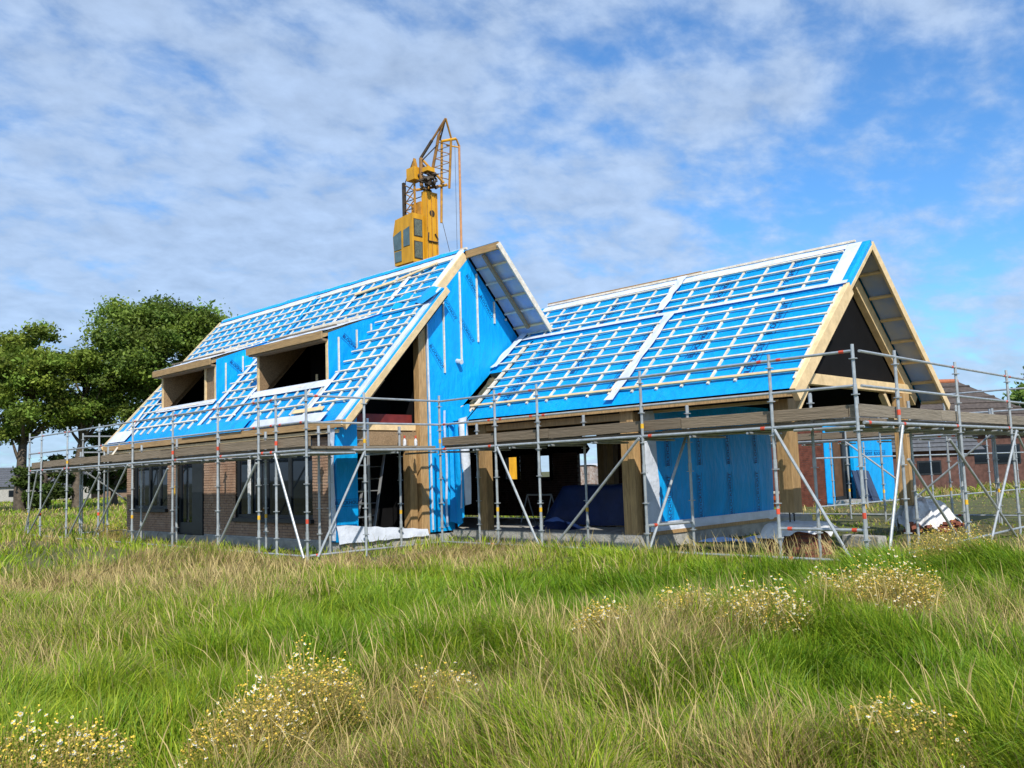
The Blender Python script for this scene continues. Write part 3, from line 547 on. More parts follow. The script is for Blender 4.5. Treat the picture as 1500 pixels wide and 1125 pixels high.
# brick pier under the porch post
pier = empty('brick_pier', (-7.1, 13.85, 0), 'low red brick pier with plastic over it under the hanging post', 'pier')
bme = None
P('core', MORTAR, pier, ((-7.45, 13.45, -.1), (-6.72, 14.15, .48)))
for c in range(9):
    z0 = -.08+c*.0635
    for k in range(4):
        for face in (0, 1):
            o_ = .09 if (c+face) % 2 else 0
            if face == 0: a = -7.47+k*.2+(-o_ if k else 0); b = min(-7.47+(k+1)*.2-o_-.012, -6.70) if k < 3 else -6.70; bx = ((a, 13.43+random.uniform(-.004, .004), z0), (b, 13.53, z0+.052))
            else: a = 13.54+k*.165-(o_ if k else 0); b = (13.54+(k+1)*.165-o_-.012) if k < 3 else 14.17; bx = ((-6.80, a, z0), (-6.70+random.uniform(0, .006), b, z0+.052))
            P('brick', BRICK2, pier, bx, recalc=False)
def pc(u, v):
    a = (u-.5)*2; b = (v-.5)*2; r = max(abs(a), abs(b)); drop = max(0, r-.7)*.42*(1+1.4*float(vnoise(u*7, v*7)))*(1.5 if a < 0 else .8)
    return Vector((-7.08+.56*a*(1-.18*max(0, r-.62)), 13.8+.52*b*(1-.18*max(0, r-.62)), .51-drop+.03*float(vnoise(u*9, v*9))))
MB().sheet(pc, 22, 22).build('plastic_cover', PLAST, pier, smooth=True, recalc=False)
bl = empty('concrete_block', (-6.55, 15.0, 0), 'pale concrete block lying in grass behind the brick pier', 'block')
MB().beam((-6.9, 15.2, .12), (-6.2, 15.0, .12), .22, .22, bev=.015).build('block_body', CONC, bl)
tag(MB().sheet(lambda u, v: Vector((-8.9+1.2*u, 13.6+.5*v+.2*u, .16+.06*math.sin(u*7)*math.sin(v*4)+.05*float(vnoise(u*6, v*5)))), 16, 8).build('foil_scrap', mat('pale_blue_foil', (.35, .48, .72), .5, .2, 3, .8, 6), smooth=True, recalc=False), 'scrap of pale blue foil lying on grass beside the slab corner', 'foil')
rb = empty('covered_rubble', (-7.2, 19.0, 0), 'heap of bricks half covered by crinkled white plastic below the rear porch post', 'rubble')
def rc(u, v):
    a = u*2*math.pi; k = v; h = .46*(1-k**2.2)*(.75+.6*float(vnoise(2.5+2*math.cos(a)+k, 3+2*math.sin(a)))); return Vector((-7.0+.62*k*math.cos(a)*(1+.2*math.sin(a*3)), 19.1+.6*k*math.sin(a), .10+h+.22*(.4+k)*float(vnoise(5+6*k*math.cos(a), 9+6*k*math.sin(a)))-.14*k*abs(math.sin(a*4))))
MB().sheet(rc, 36, 12).build('plastic_cover', PLAST, rb, smooth=True, recalc=False)
for i in range(22):
    a = random.uniform(-1.9, .3); c = Vector((-7.0+.6*math.cos(a)*random.uniform(.9, 1.15), 19.1+.6*math.sin(a)*random.uniform(.9, 1.15), random.uniform(.03, .22))); d = Vector((random.uniform(-1, 1), random.uniform(-1, 1), random.uniform(-.3, .3))).normalized()*.1
    BM_('brick', BRICK2, rb, c-d, c+d, .1, .06, bev=0)
# pallet seen through the opening, yellow crate, orange netting
pl = empty('wrapped_brick_pallet', (-19.2, 23.3, 0), 'pallet of bricks under a white hood seen through the open wing', 'pallet')
P('brick_stack', BRICK, pl, ((-19.85, 22.95, .15), (-18.5, 23.9, 1.55))); P('pallet_base', GOLD, pl, ((-19.9, 22.9, 0), (-18.45, 23.95, .14)))
def hd(u, v):
    a = (u-.5)*2; s = -1 if u < .5 else 1; z = 1.72-.25*abs(a)**4; return Vector((-19.18+.76*a, 22.86+1.1*v, z-.1*abs(v-.5)))
MB().sheet(hd, 16, 8).build('white_hood', PLAST, pl, smooth=True, recalc=False); MB().sheet(lambda u, v: Vector((-19.9+1.45*u, 22.88+.02*math.sin(u*20), 1.0+.62*v)), 16, 4).build('white_wrap', mat('pink_speckled_wrap', (.62, .58, .55), .5, .2, 14, .6, col2=(.40, .26, .2)), pl, smooth=True, recalc=False)
yb = empty('yellow_cabinet', (-24.0, 24.2, 0), 'bright yellow site cabinet glimpsed through the first rear window', 'cabinet')
MB().beam((-24.2, 24.2, 0), (-24.2, 24.2, 2.1), .7, .6, (0, 1, 0), .03).build('cabinet_body', YEL, yb); P('cabinet_door', YELD, yb, ((-24.45, 23.84, .2), (-23.95, 23.86, 1.9)))
# ------------------------------------------------------------------ scaffolds
BASE_Z = -.15
def standard(e, x, y, z0, z1, tape=None):
    t = MB().tube((x, y, z0), (x, y, z1), .0245, 8).build('standard', STEEL, e, smooth=False)
    r = MB(); z = .42
    while z < z1-.05: r.tube((x, y, z-.006), (x, y, z+.006), .062, 8); r.tube((x, y, z+.012), (x, y, z+.14), .031, 8) if abs((z-.42) % 1.0) < .01 else None; z += .5
    r.build('coupler_rings', STEEL, t, kind='stuff')
    if tape: MB().tube((x, y, tape[0]-.04), (x, y, tape[0]+.04), .028, 8).build('marking_tape', tape[1], t)
    return t
def tubeP(e, name, p, q, r=.0245, bands=True):
    t = MB().tube(p, q, r, 8).build(name, STEEL, e); p, q = Vector(p), Vector(q); d = (q-p).normalized()
    if bands and random.random() < .7:
        for end in (p+d*.16, q-d*.16):
            if random.random() < .6: MB().tube(end-d*.035, end+d*.035, r+.003, 8).build('marking_tape', REDTAPE, t)
    return t
def run(label, pts_out, pts_in, axis, deck=2.06, rails=True, z_top=3.12, toe=True, tin=2.55, base=True, planks=3, toe_ext=0, skip=()):
    """pts_out / pts_in: list of (x,y) standards; bays between successive outer standards"""
    e = empty('scaffold', ((pts_out[0][0]+pts_out[-1][0])/2, (pts_out[0][1]+pts_out[-1][1])/2, 0), label, 'scaffold', 'tube scaffolds round the house')
    for i, (x, y) in enumerate(pts_out):
        if i in skip: continue
        standard(e, x, y, BASE_Z+float(ground_z(x, y)), z_top+random.uniform(-.02, .06), (random.choice((.75, .8, 2.2)), random.choice((YELTAPE, REDTAPE, YELTAPE))) if random.random() < .75 else None)
    for (x, y) in pts_in: standard(e, x, y, BASE_Z, tin+random.uniform(-.05, .08), (.75, YELTAPE) if random.random() < .4 else None)
    ou = Vector((0, -1, 0)) if axis == 'x' else Vector((1, 0, 0))
    for (a, b) in zip(pts_out, pts_out[1:]):
        o_ = ou*.03
        if rails:
            for z in (deck+.97, deck+.48): tubeP(e, 'guard_rail', Vector((*a, z))+o_*0, Vector((*b, z))+o_*0, .021)
        tubeP(e, 'ledger', (*a, deck-.03), (*b, deck-.03), .0245)
        if base: tubeP(e, 'base_tube', (*a, .13), (*b, .13), .021)
    for (a, b) in zip(pts_in, pts_in[1:]): tubeP(e, 'ledger', (*a, deck-.03), (*b, deck-.03), .0245, False)
    A, Bv = Vector((*pts_out[0], 0)), Vector((*pts_out[-1], 0)); d = (Bv-A).normalized(); inn = -ou; n = 0; LEN = (Bv-A).length
    # transoms under the deck
    tq = .0
    while tq <= LEN+.01:
        p = A+d*min(tq, LEN); tubeP(e, 'transom', (p.x, p.y, deck-.085), (p.x+inn.x*1.05, p.y+inn.y*1.05, deck-.085), .02, False); tq += 1.02
    wdt = .92/planks
    for k in range(planks):
        s_ = 0.0
        while s_ < LEN-.05:
            e_ = min(LEN, s_+random.uniform(2.4, 3.2)); off = inn*(.12+wdt*(k+.5)); z = deck+.022+random.uniform(-.006, .006)
            BM_('deck_plank', PLANK if axis == 'x' else PLANKY, e, A+d*s_+off+Vector((0,0,z)), A+d*(e_-.01)+off+Vector((0,0,z+random.uniform(-.006,.006))), wdt-.012, .045); s_ = e_
    if toe:
        s_ = -toe_ext
        while s_ < LEN-.05:
            e_ = min(LEN+toe_ext, s_+random.uniform(2.6, 3.6)); off = inn*.075; z = deck+.138
            BM_('toe_board', PLANK if axis == 'x' else PLANKY, e, A+d*s_+off+Vector((0,0,z+random.uniform(-.01,.01))), A+d*(e_-.015)+off+Vector((0,0,z+random.uniform(-.01,.01))), .032, .175); s_ = e_
    return e
def brace(e, p, q): return tubeP(e, 'brace', p, q, .0235, False)
so_ = 8.75
s1 = run('long scaffold standing along the brick front under the dormers', [(-13.9, so_), (-14.95, so_), (-15.6, so_), (-17.26, so_), (-19.38, so_), (-21.58, so_), (-23.7, so_), (-26.0, so_), (-28.13, so_), (-29.2, so_)],
         [(-15.2, 9.85), (-17.26, 9.85), (-19.38, 9.85), (-21.58, 9.85), (-23.7, 9.85), (-26.0, 9.85), (-28.13, 9.85)], 'x')
for p, q in (((-21.45, .0), (-19.52, 1.85)), ((-17.35, .0), (-15.6, 1.85)), ((-14.92, 2.0), (-13.95, .1)), ((-29.35, .1), (-28.3, 2.0)), ((-29.1, .1), (-26.2, 2.0)), ((-25.8, .1), (-23.5, 1.85)), ((-24.0, .1), (-21.75, 2.0))):
    brace(s1, (p[0], so_-.05, p[1]), (q[0], so_-.05, q[1]))
s1b = run('scaffold wrapping the far left end of the house', [(-28.1, 9.9), (-28.1, 11.8), (-28.1, 13.9), (-28.1, 16.0)], [(-27.2, 10.2), (-27.2, 11.9), (-27.2, 14.0)], 'y', rails=True, toe=False)
for a, b in (((-28.1, 10.0, 1.95), (-28.1, 12.6, .0)), ((-28.05, 13.8, 1.95), (-28.05, 11.8, .0)), ((-27.2, 11.9, 0), (-27.2, 14, 1.95))): brace(s1b, a, b)
s2 = run('short scaffold in front of the dark gable opening', [(-14.0, 8.86), (-14.0, 10.1), (-14.0, 12.0)], [(-15.03, 9.98), (-15.03, 11.75)], 'y', toe=False, skip=(0, 2))
brace(s2, (-13.95, 9.0, .1), (-13.95, 10.05, 1.98))
s3 = run('scaffold along the open front of the low wing', [(-14.05, 12.05), (-12.39, 12.05), (-11.25, 12.05), (-8.86, 12.05), (-6.48, 12.05), (-5.2, 12.05)], [(-14.02, 13.08), (-12.2, 13.08), (-11.0, 13.08), (-8.64, 13.08), (-6.37, 13.08)], 'x')
for p, q in (((-12.3, 2.0), (-11.2, .0)), ((-10.95, .1), (-8.9, 2.0)), ((-6.43, 2.0), (-5.35, .05))): brace(s3, (p[0], 12.0, p[1]), (q[0], 12.0, q[1]))
brace(s3, (-8.68, 13.05, 2.0), (-8.86, 12.05, .1)); tubeP(s3, 'ledger', (-8.86, 12.08, .55), (-8.64, 13.08, .55)); tubeP(s3, 'ledger', (-6.48, 12.08, .55), (-5.2, 12.08, .55))
s4 = run('right-hand scaffold running back past the wing gable', [(-5.15, 12.15), (-5.15, 13.4), (-5.15, 16.0), (-5.15, 18.85), (-5.15, 21.4), (-5.15, 24.0)], [(-6.2, 14.4), (-6.2, 16.6), (-6.2, 19.1), (-6.2, 21.4)], 'y', toe_ext=0, skip=(0,))
for p, q in (((13.38, 2.0), (12.5, .1)), ((13.5, 1.5), (15.6, .0)), ((15.3, 1.8), (18.4, .0)), ((19.0, 1.98), (16.9, .0)), ((19.05, 1.9), (21.2, .2))): brace(s4, (-5.1, p[0], p[1]), (-5.1, q[0], q[1]))
s5 = run('scaffold behind the low wing crossing the rear porch', [(-5.2, 22.6), (-7.6, 22.6), (-10.1, 22.6), (-12.6, 22.6), (-15.0, 22.6)], [(-6.3, 21.6), (-8.8, 21.6), (-11.2, 21.6), (-13.6, 21.6)], 'x', toe=True, z_top=3.2)
for a, b in (((-7.6, 22.6, 0), (-10.1, 22.6, 2)), ((-6.3, 21.6, 2), (-8.8, 21.6, 0))): brace(s5, a, b)
# pale far scaffold by the second house
e = empty('scaffold', (-12.2, 31, 0), 'thin pale scaffold frame in front of the second blue house', 'scaffold', 'tube scaffolds round the house')
for i, y in enumerate((26.6, 28.4, 30.4, 32.6, 34.6, 37.0, 39.6)): standard(e, -12.4+.28*i, y, -.1, 2.1 if i < 5 else 2.6)
for z in (1.62, .15): tubeP(e, 'guard_rail', (-12.5, 25.8, z), (-10.6, 40.5, z), .024, False)
# ------------------------------------------------------------------ second house, barn, far buildings
h2 = empty('second_house', (-15, 31, 0), 'second new house behind with blue membrane wall and red brick return', 'house')
P('blue_wall', BLUEW, h2, ((-13.9, 28.75, -.1), (-13.62, 29.35, 2.95)), ((-13.9, 31.0, -.1), (-13.62, 34.5, 2.95)), ((-13.9, 29.35, 2.3), (-13.62, 31.0, 2.95)))
P('door', mat('brown_door', (.13, .065, .03), .5, .2, 4), h2, ((-13.85, 29.5, .3), (-13.72, 30.2, 2.25))); P('door_frame', FRAME, h2, ((-13.8, 29.37, .15), (-13.66, 29.5, 2.3)), ((-13.8, 30.2, .15), (-13.66, 30.32, 2.3)), ((-13.8, 29.5, .15), (-13.66, 30.2, .3)))
P('side_light', GLASS, h2, ((-13.85, 30.34, .2), (-13.74, 31.0, 2.28))); P('door_step', CONC, h2, ((-13.6, 29.3, -.1), (-13.2, 31.0, .18)))
brick_wall('brickwork', BRICK2, h2, -19.0, -13.64, .0, 2.95, 28.7, [], .2, .21, .052)
P('core_walls', BLACK, h2, ((-19, 28.95, -.1), (-13.95, 34.4, 2.9))); P('flat_roof', TILEG, h2, ((-19.2, 28.5, 2.96), (-13.4, 34.7, 3.1)))
for i, x in enumerate((-15.9, -14.9)): put_text(TXT, h2.children[0], (-13.612, 32.1+i*1.2, 1.75), (0, 1, 0), (0, 0, 1))
for i, yy in enumerate((30.75, 31.15, 31.5)):
    t = MB().beam((-13.2+.05*i, yy, .0), (-13.52, yy+.1, 1.15), .62, .04, (1, 0, 0)).build('leaning_panel', mat('dark_blue_panel', (.02, .035, .08), .25, .2, 3)); tag(t, ['front dark blue panel leaning beside the brown door', 'middle dark blue panel of the three leaning on the second house', 'rear dark blue panel leaning nearest the bare blue wall'][i], 'panel', 'panels leaning on the second house')
on = tag(MB().sheet(lambda u, v: Vector((-17.2+2.3*u, 28.2+.1*math.sin(u*9), .05+.36*v+.03*math.sin(u*13))), 16, 3).build('safety_netting', ORANGE, smooth=True, recalc=False), 'low strip of orange safety netting before the red brick wall', 'netting')
lb = tag(BM_('loose_plank', BATTEN, None, (-17.3, 27.9, .5), (-14.8, 28.0, .52), .2, .08), 'pale board lying on the orange netting by the red wall', 'plank')
def building(name, loc, rz, L_, D_, hw, hr, wallm, roofm, label, wins, hip=.0, cat='building', group=None, ridge=None):
    e = empty(name, loc, label, cat, group); e.rotation_euler.z = rz; ORI[e.name] = Vector((0, 0, 0))
    P('wall', wallm, e, ((-L_/2, -D_/2, -.2), (L_/2, D_/2, hw)))
    o = .35; b = MB(); c = hip
    vs = [(-L_/2-o,-D_/2-o,hw-.05),(L_/2+o,-D_/2-o,hw-.05),(L_/2+o,D_/2+o,hw-.05),(-L_/2-o,D_/2+o,hw-.05),(-L_/2-o+c,0,hr),(L_/2+o-c,0,hr)]
    b.add(vs, [(0,1,5,4),(1,2,5),(2,3,4,5),(3,0,4),(0,3,2,1)]); rf = b.build('roof', roofm, e)
    n = 9
    for i in range(1, n):      # tile courses as real laths
        t = i/n; p = Vector(vs[0]).lerp(Vector(vs[4]), t)+Vector((0,-.02,.03)); q = Vector(vs[1]).lerp(Vector(vs[5]), t)+Vector((0,-.02,.03)); BM_('tile_course', roofm, rf, p, q, .12, .04, (0,-1,1), 0)
    if ridge: MB().tube((vs[4][0], 0, hr), (vs[5][0], 0, hr), .14, 8).build('ridge_tiles', ridge, rf)
    for (x0, x1, z0, z1) in wins:
        f = P('window', FRAME, e, ((x0, -D_/2-.03, z0), (x1, -D_/2-.002, z1))); P('pane', GLASS, f, ((x0+.08, -D_/2-.045, z0+.08), (x1-.08, -D_/2-.032, z1-.08)))
    return e
wdir = math.atan2(4.2, 3.3)
building('brick_barn', (-19.5, 49.5, 0), wdir, 14, 8.5, 2.75, 5.75, BRICKDK, TILE, 'long dark brick barn with brown tiled roof behind the right scaffold', [(1.4, 2.6, 1.15, 2.1), (3.0, 4.4, 1.1, 2.1), (5.6, 6.6, 1.1, 2.1)], hip=3.2, ridge=RIDGET)
building('brick_outhouse', (-17.4, 43.6, 0), wdir, 6.2, 4, 1.9, 3.6, BRICKDK, TILEG, 'small red brick outhouse with grey roof beside the barn', [(.2, 1.4, .75, 1.4)], hip=.2)
building('farm_shed', (-128, 28, 0), 1.25, 34, 14, 1.9, 4.3, WALLW, TILEG, 'long pale farm shed with grey roof far left beyond the field', [(-12+4*i, -10.4+4*i, .6, 1.4) for i in range(6)], group='farm buildings beyond the field')
building('farm_shed', (-122, 47, 0), 1.15, 22, 12, 1.9, 4.4, mat('brownish_wall', (.22, .15, .10), .9), TILEG, 'brown walled farm shed with grey roof right of the pale one', [(-8+4*i, -6+4*i, .6, 1.4) for i in range(4)], group='farm buildings beyond the field')
building('farm_shed', (-90, 45.5, 0), 1.1, 11, 9, 2.9, 4.9, mat('dark_boards', (.03, .03, .035), .8), mat('white_sheet_roof', (.72, .74, .76), .5, .1), 'dark boarded shed with a white roof seen under the scaffold', [(-3, -1, .8, 2), (1, 3, .8, 2)], group='farm buildings beyond the field')
# ------------------------------------------------------------------ crane
cr_ = empty('tower_crane', (-31, 26, 0), 'yellow tower crane with cab rising behind the tall roof', 'crane')
def cx3(x, y, z): return Vector((-31 + x*1.13 - .02, 25.3 + y*1.13 - .06, z))
# cab: -y face looks left, +x face right
c0, c1 = 11.3, 13.5
cabv = [(-1.17, 0, c0), (.0, 0, c0), (.0, .62, c0), (-1.17, .62, c0), (-1.27, 0, 12.75), (-1.1, 0, c1), (0, 0, c1+.1), (0, .62, c1+.1), (-1.1, .62, c1), (-1.27, .62, 12.75)]
cab = MB().add([cx3(*v) for v in cabv], [(0,1,6,5,4),(1,2,7,6),(2,3,9,8,7),(3,0,4,9),(4,5,8,9),(5,6,7,8),(0,3,2,1)]).build('cab', YEL, cr_)
def pane(y0, pts, nm='pane'): return MB().prism([cx3(p[0], y0, p[1]) for p in pts], (0, -.02, 0)).build(nm, CABGLASS, cab)
pane(-.006, [(-1.12, 11.45), (-.70, 11.45), (-.70, 11.95), (-1.16, 11.95)]); pane(-.006, [(-1.17, 12.02), (-.70, 12.02), (-.70, 12.9), (-1.23, 12.72)]); pane(-.006, [(-.55, 12.1), (-.15, 12.1), (-.15, 12.98), (-.55, 12.88)])
def pane_x(y0, y1, z0, z1):
    f = MB().box(cx3(.0, y0-.03, z0-.04), cx3(.02, y1+.03, z1+.04)).build('window_seal', DARKM, cab); MB().box(cx3(.02, y0, z0), cx3(.03, y1, z1)).build('pane', mat('shaded_cab_glass', (.10, .115, .09), .12, .3, 14), cr_)
pane_x(.12, .5, 11.5, 12.25); pane_x(.12, .5, 12.55, 13.3)
MB().prism([cx3(-1.19, .08, 11.45), cx3(-1.19, .54, 11.45), cx3(-1.275, .54, 12.7), cx3(-1.275, .08, 12.7)], (-.02, 0, 0)).build('pane', CABGLASS, cab)
tw = MB().box(cx3(-.15, .66, 8.0), cx3(.12, 1.30, 14.75)).build('tower_column', YEL, cr_)
for yy in (.72, .95, 1.2): BM_('column_rib', YELD, tw, cx3(.135, yy, 11.0), cx3(.135, yy, 14.7), .05, .03, (0, 1, 0))
MB().tube(cx3(.12, .98, 13.72), cx3(.15, .98, 13.72), .15, 12).build('port_hole', DARKM, tw)
for p, q in (((.16, .72, 12.35), (.16, 1.25, 12.35)), ((.16, .75, 12.75), (.16, .72, 12.35)), ((.16, 1.1, 12.75), (.16, 1.25, 12.5))): MB().tube(cx3(*p), cx3(*q), .035, 6).build('cable_bracket', DARKM, tw)
MB().box(cx3(-.75, .6, 8.0), cx3(-.15, 1.25, 14.3)).build('inner_mast', YELD, cr_)
for x in (-1.0, -.5, -.05): BM_('cab_support', YELD, cr_, cx3(x, .1, 8.5), cx3(x, .1, 11.3), .1, .1, (0, 1, 0))
for z in (11.1, 10.8, 10.4, 9.9): BM_('cab_cross_bar', YELD, cr_, cx3(-.85, .1, z), cx3(.05, .1, z), .06, .06)
# lattice counter frame on the left
lf = MB().beam(cx3(-1.15, .55, 13.0), cx3(-1.15, .55, 15.45), .14, .14, (0, 1, 0)).build('lattice_leg', DARKM, cr_)
BM_('lattice_leg', YELD, cr_, cx3(-.45, .55, 13.2), cx3(-.45, .55, 15.6), .08, .08, (0, 1, 0))
for i in range(5):
    z = 13.2+.42*i; MB().tube(cx3(-1.05, .55, z), cx3(-.45, .55, z+.42), .028, 6).build('lattice_bar', YELD, lf); MB().tube(cx3(-.45, .55, z), cx3(-1.05, .55, z+.42), .028, 6).build('lattice_bar', YELD, lf)
    MB().tube(cx3(-1.05, .5, z), cx3(-.2, .9, z+.2), .022, 6).build('lattice_bar', DARKM, lf)
MB().box(cx3(-.72, .35, 15.35), cx3(-.2, .8, 15.95)).build('winch_box', YEL, cr_)
MB().prism([cx3(-.6, .5, 15.95), cx3(-.3, .5, 15.95), cx3(-.42, .5, 16.45)], (0, .15, 0)).build('winch_bracket', YELD, cr_)
MB().tube(cx3(-1.05, .55, 15.45), cx3(-.45, .5, 16.3), .025, 6).build('stay', DARKM, cr_)
dm = MB()
for i in range(26):
    c = cx3(random.uniform(-.25, .55), random.uniform(.5, 1.1), random.uniform(14.75, 15.6)); d = Vector((random.uniform(-1,1), random.uniform(-1,1), random.uniform(-.6,.6))).normalized()*random.uniform(.08, .25); dm.tube(c-d, c+d, random.uniform(.03, .1), 7)
dm.build('winch_machinery', DARKM, cr_)
MB().box(cx3(-.1, .6, 15.65), cx3(.35, 1.0, 15.85)).build('winch_cover', YEL, cr_)
tip, head, foot, aframe = cx3(.95, 1.15, 18.1), cx3(.72, 1.2, 16.85), cx3(.3, 1.1, 14.8), cx3(-.05, .6, 16.35)
def ct(nm, mt, p, q, r): return MB().tube(p, q, r, 8).build(nm, mt, cr_)
# boom: two long chords folded upright, rungs, luffing mast, rods
A0, A1 = cx3(.02, 1.0, 15.2), cx3(.62, 1.05, 17.4); ct('luffing_mast', RUST, A0, A1, .075); ct('luffing_mast', YELD, cx3(.55, 1.6, 14.95), cx3(.75, 1.6, 17.35), .06)
ct('boom_chord', YELD, cx3(.28, 1.35, 13.3), cx3(.40, 1.38, 17.25), .06); ct('apex_strut', RUST, A1, tip, .05); ct('apex_strut', YELD, cx3(.75, 1.6, 17.35), tip, .05); ct('apex_strut', DARKM, cx3(.5, 1.2, 17.2), tip, .035)
ct('pull_rod', RUST, aframe, tip, .055); ct('pull_rod', DARKM, cx3(.0, .6, 16.2), A1-Vector((.1, .05, .5)), .03); ct('pull_rod', DARKM, aframe, aframe.lerp(tip, .45), .075)
ct('a_frame', RUST, cx3(-.05, .6, 15.0), aframe, .09); ct('a_frame', YELD, aframe, cx3(.55, 1.3, 15.15), .06); ct('a_frame', DARKM, aframe-Vector((0, 0, .25)), cx3(.35, 1.1, 15.3), .05); ct('a_frame', YELD, cx3(-.3, .5, 14.85), cx3(.55, 1.5, 15.1), .07)
for t in (.12, .3, .48, .66, .84): ct('rung', RUST, cx3(.1, 1.05, 15.3).lerp(A1, t), cx3(.55, 1.6, 15.1).lerp(cx3(.75, 1.6, 17.35), t), .022)
ct('head_beam', YEL, cx3(.42, 1.3, 17.2), cx3(.9, 1.75, 17.3), .07); ct('jib_arm', YELD, cx3(.9, 1.75, 17.3), cx3(.85, 1.95, 17.0), .045); ct('jib_arm', YEL, cx3(.6, 1.45, 17.0), cx3(.85, 1.95, 16.95), .035)
ct('hanging_jib', mat('crane_salmon', (.55, .26, .10), .5, .15), cx3(.85, 1.95, 17.05), cx3(.82, 1.93, 10.5), .055)
for t0, t1 in ((.12, .3), (.3, .48), (.48, .66), (.66, .84)): ct('lattice_bar', RUST, cx3(.1, 1.05, 15.3).lerp(A1, t0), cx3(.55, 1.6, 15.1).lerp(cx3(.75, 1.6, 17.35), t1), .018)
ct('hoist_rope', DARKM, cx3(.75, 1.8, 17.1), cx3(.72, 1.78, 10.5), .008); ct('hoist_rope', DARKM, cx3(.3, 1.4, 13.3), cx3(.75, 1.7, 10.5), .012)
MB().box(cx3(-1.2, -.3, -.1), cx3(.8, 1.9, 1.6)).box(cx3(-.7, .2, 1.6), cx3(.2, 1.4, 8.1)).build('undercarriage', YELD, cr_)
# ------------------------------------------------------------------ trees
LEAF = attrmat('leaf', .55, .35)
def leaf_mesh(name, cen, size, col, parent, mt=LEAF, flat=.25):
    n = len(cen); a = rng.normal(size=(n, 3)); a[:, 2] *= .8; a /= np.linalg.norm(a, axis=1)[:, None]; t = rng.normal(size=(n, 3)); b = np.cross(a, t); b /= np.linalg.norm(b, axis=1)[:, None]
    s = size[:, None]; V = np.stack([cen-a*s, cen-b*s*.5+a*s*.1, cen+a*s, cen+b*s*.5+a*s*.1], 1).reshape(-1, 3)
    o0 = ORI[parent.name]; V = V - np.array(o0)
    me = bpy.data.meshes.new(name); me.vertices.add(4*n); me.vertices.foreach_set('co', V.astype(np.float32).ravel()); me.loops.add(4*n); me.loops.foreach_set('vertex_index', np.arange(4*n, dtype=np.int32))
    me.polygons.add(n); me.polygons.foreach_set('loop_start', np.arange(0, 4*n, 4, dtype=np.int32)); me.update(calc_edges=True)
    ca = me.color_attributes.new('tint', 'FLOAT_COLOR', 'POINT'); cc = np.ones((4*n, 4), np.float32); cc[:, :3] = np.repeat(col, 4, 0); ca.data.foreach_set('color', cc.ravel())
    me.materials.append(mt); o = bpy.data.objects.new(name, me); COL.objects.link(o); o.parent = parent; ORI[o.name] = o0.copy(); return o
def tree(name, base, h, crown_r, crown_z0, label, lean=(0, 0), nclump=150, per=110, leaf=.15, tint=(.085, .125, .022), group='trees beside the field', trunk_r=.28, seed=0, forks=None):
    e = empty(name, base, label, 'tree', group); rr = np.random.default_rng(seed); B0 = Vector(base); mbt = MB()
    tp_ = [B0+Vector((lean[0]*t*t, lean[1]*t*t, h*.8*t)) + Vector((rr.normal()*.12, rr.normal()*.12, 0))*(t > 0) for t in np.linspace(0, 1, 8)]
    for i in range(7): mbt.tube(tp_[i]-Vector((0, 0, .05)), tp_[i+1], trunk_r*(1-i/8.5), 9, trunk_r*(1-(i+1)/8.5), False)
    cl = []; cz = (h+crown_z0)/2; ch = (h-crown_z0)/2
    # lobes then clumps on the lobes' shells: uneven outline with gaps
    lobes = []
    for i in range(26):
        a = rr.uniform(0, 6.283); q = rr.uniform(-1.0, .92); rad = crown_r*math.sqrt(max(.12, 1-q*q))*rr.uniform(.3, 1.0)
        lobes.append((Vector((base[0]+lean[0]*.7+rad*math.cos(a), base[1]+lean[1]*.7+rad*math.sin(a), cz+q*ch*.8)), crown_r*rr.uniform(.15, .29)))
    for lc, lr in lobes:
        st_ = tp_[min(7, max(2, int((lc.z-base[2])/h*7)))]; md = st_.lerp(lc, .5)+Vector((0, 0, -.2)); mbt.tube(st_, md, trunk_r*.36, 6, trunk_r*.24, False); mbt.tube(md, lc, trunk_r*.24, 6, .03, False)
        for k in range(nclump//25):
            d = Vector(rr.normal(size=3)).normalized(); d.z *= .75; cl.append(lc+d*lr*rr.uniform(.55, 1.15))
            if k % 3 == 0: mbt.tube(lc, cl[-1], .05, 4, .015, False)
    mbt.build('trunk', BARK, e, smooth=True, recalc=False)
    cen = []; col = []; siz = []
    for c in cl:
        sr = crown_r*rr.uniform(.05, .125); k = int(per*rr.uniform(.6, 1.3)); p = rr.normal(size=(k, 3))*np.array([sr, sr, sr*.6]); cen.append(p+np.array(c)); g = rr.uniform(.55, 1.5); hue = rr.uniform(-.25, .35)
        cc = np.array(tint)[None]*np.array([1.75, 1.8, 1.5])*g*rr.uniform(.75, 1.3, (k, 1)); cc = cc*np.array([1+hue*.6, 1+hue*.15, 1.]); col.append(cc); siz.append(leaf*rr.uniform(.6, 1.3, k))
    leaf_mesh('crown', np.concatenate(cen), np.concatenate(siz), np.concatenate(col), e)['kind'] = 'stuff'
    return e
tree('broadleaf_tree', (-67.2, 19.6, 0), 13.4, 4.3, 4.2, 'leftmost tall tree with forked bare trunk at the picture edge', (0.6, .9), 262, 142, .145, seed=3, tint=(.095, .13, .022), trunk_r=.42)
tree('broadleaf_tree', (-69.8, 16.0, 0), 13.6, 4.2, 5.2, 'tree cut by the left picture edge behind the leftmost trunk', (-.2, .4), 212, 135, .145, seed=5, tint=(.085, .12, .024))
tree('broadleaf_tree', (-66.2, 23.0, 0), 13.2, 3.6, 5.0, 'narrow tree between the two big crowns with pale straight trunk', (-.2, .8), 187, 135, .145, seed=8, trunk_r=.36)
tree('broadleaf_tree', (-64.0, 28.2, 0), 15.6, 5.3, 4.2, 'broad domed tree rising highest behind the left roof verge', (0, 0), 375, 157, .145, seed=12, tint=(.08, .118, .022), trunk_r=.45)
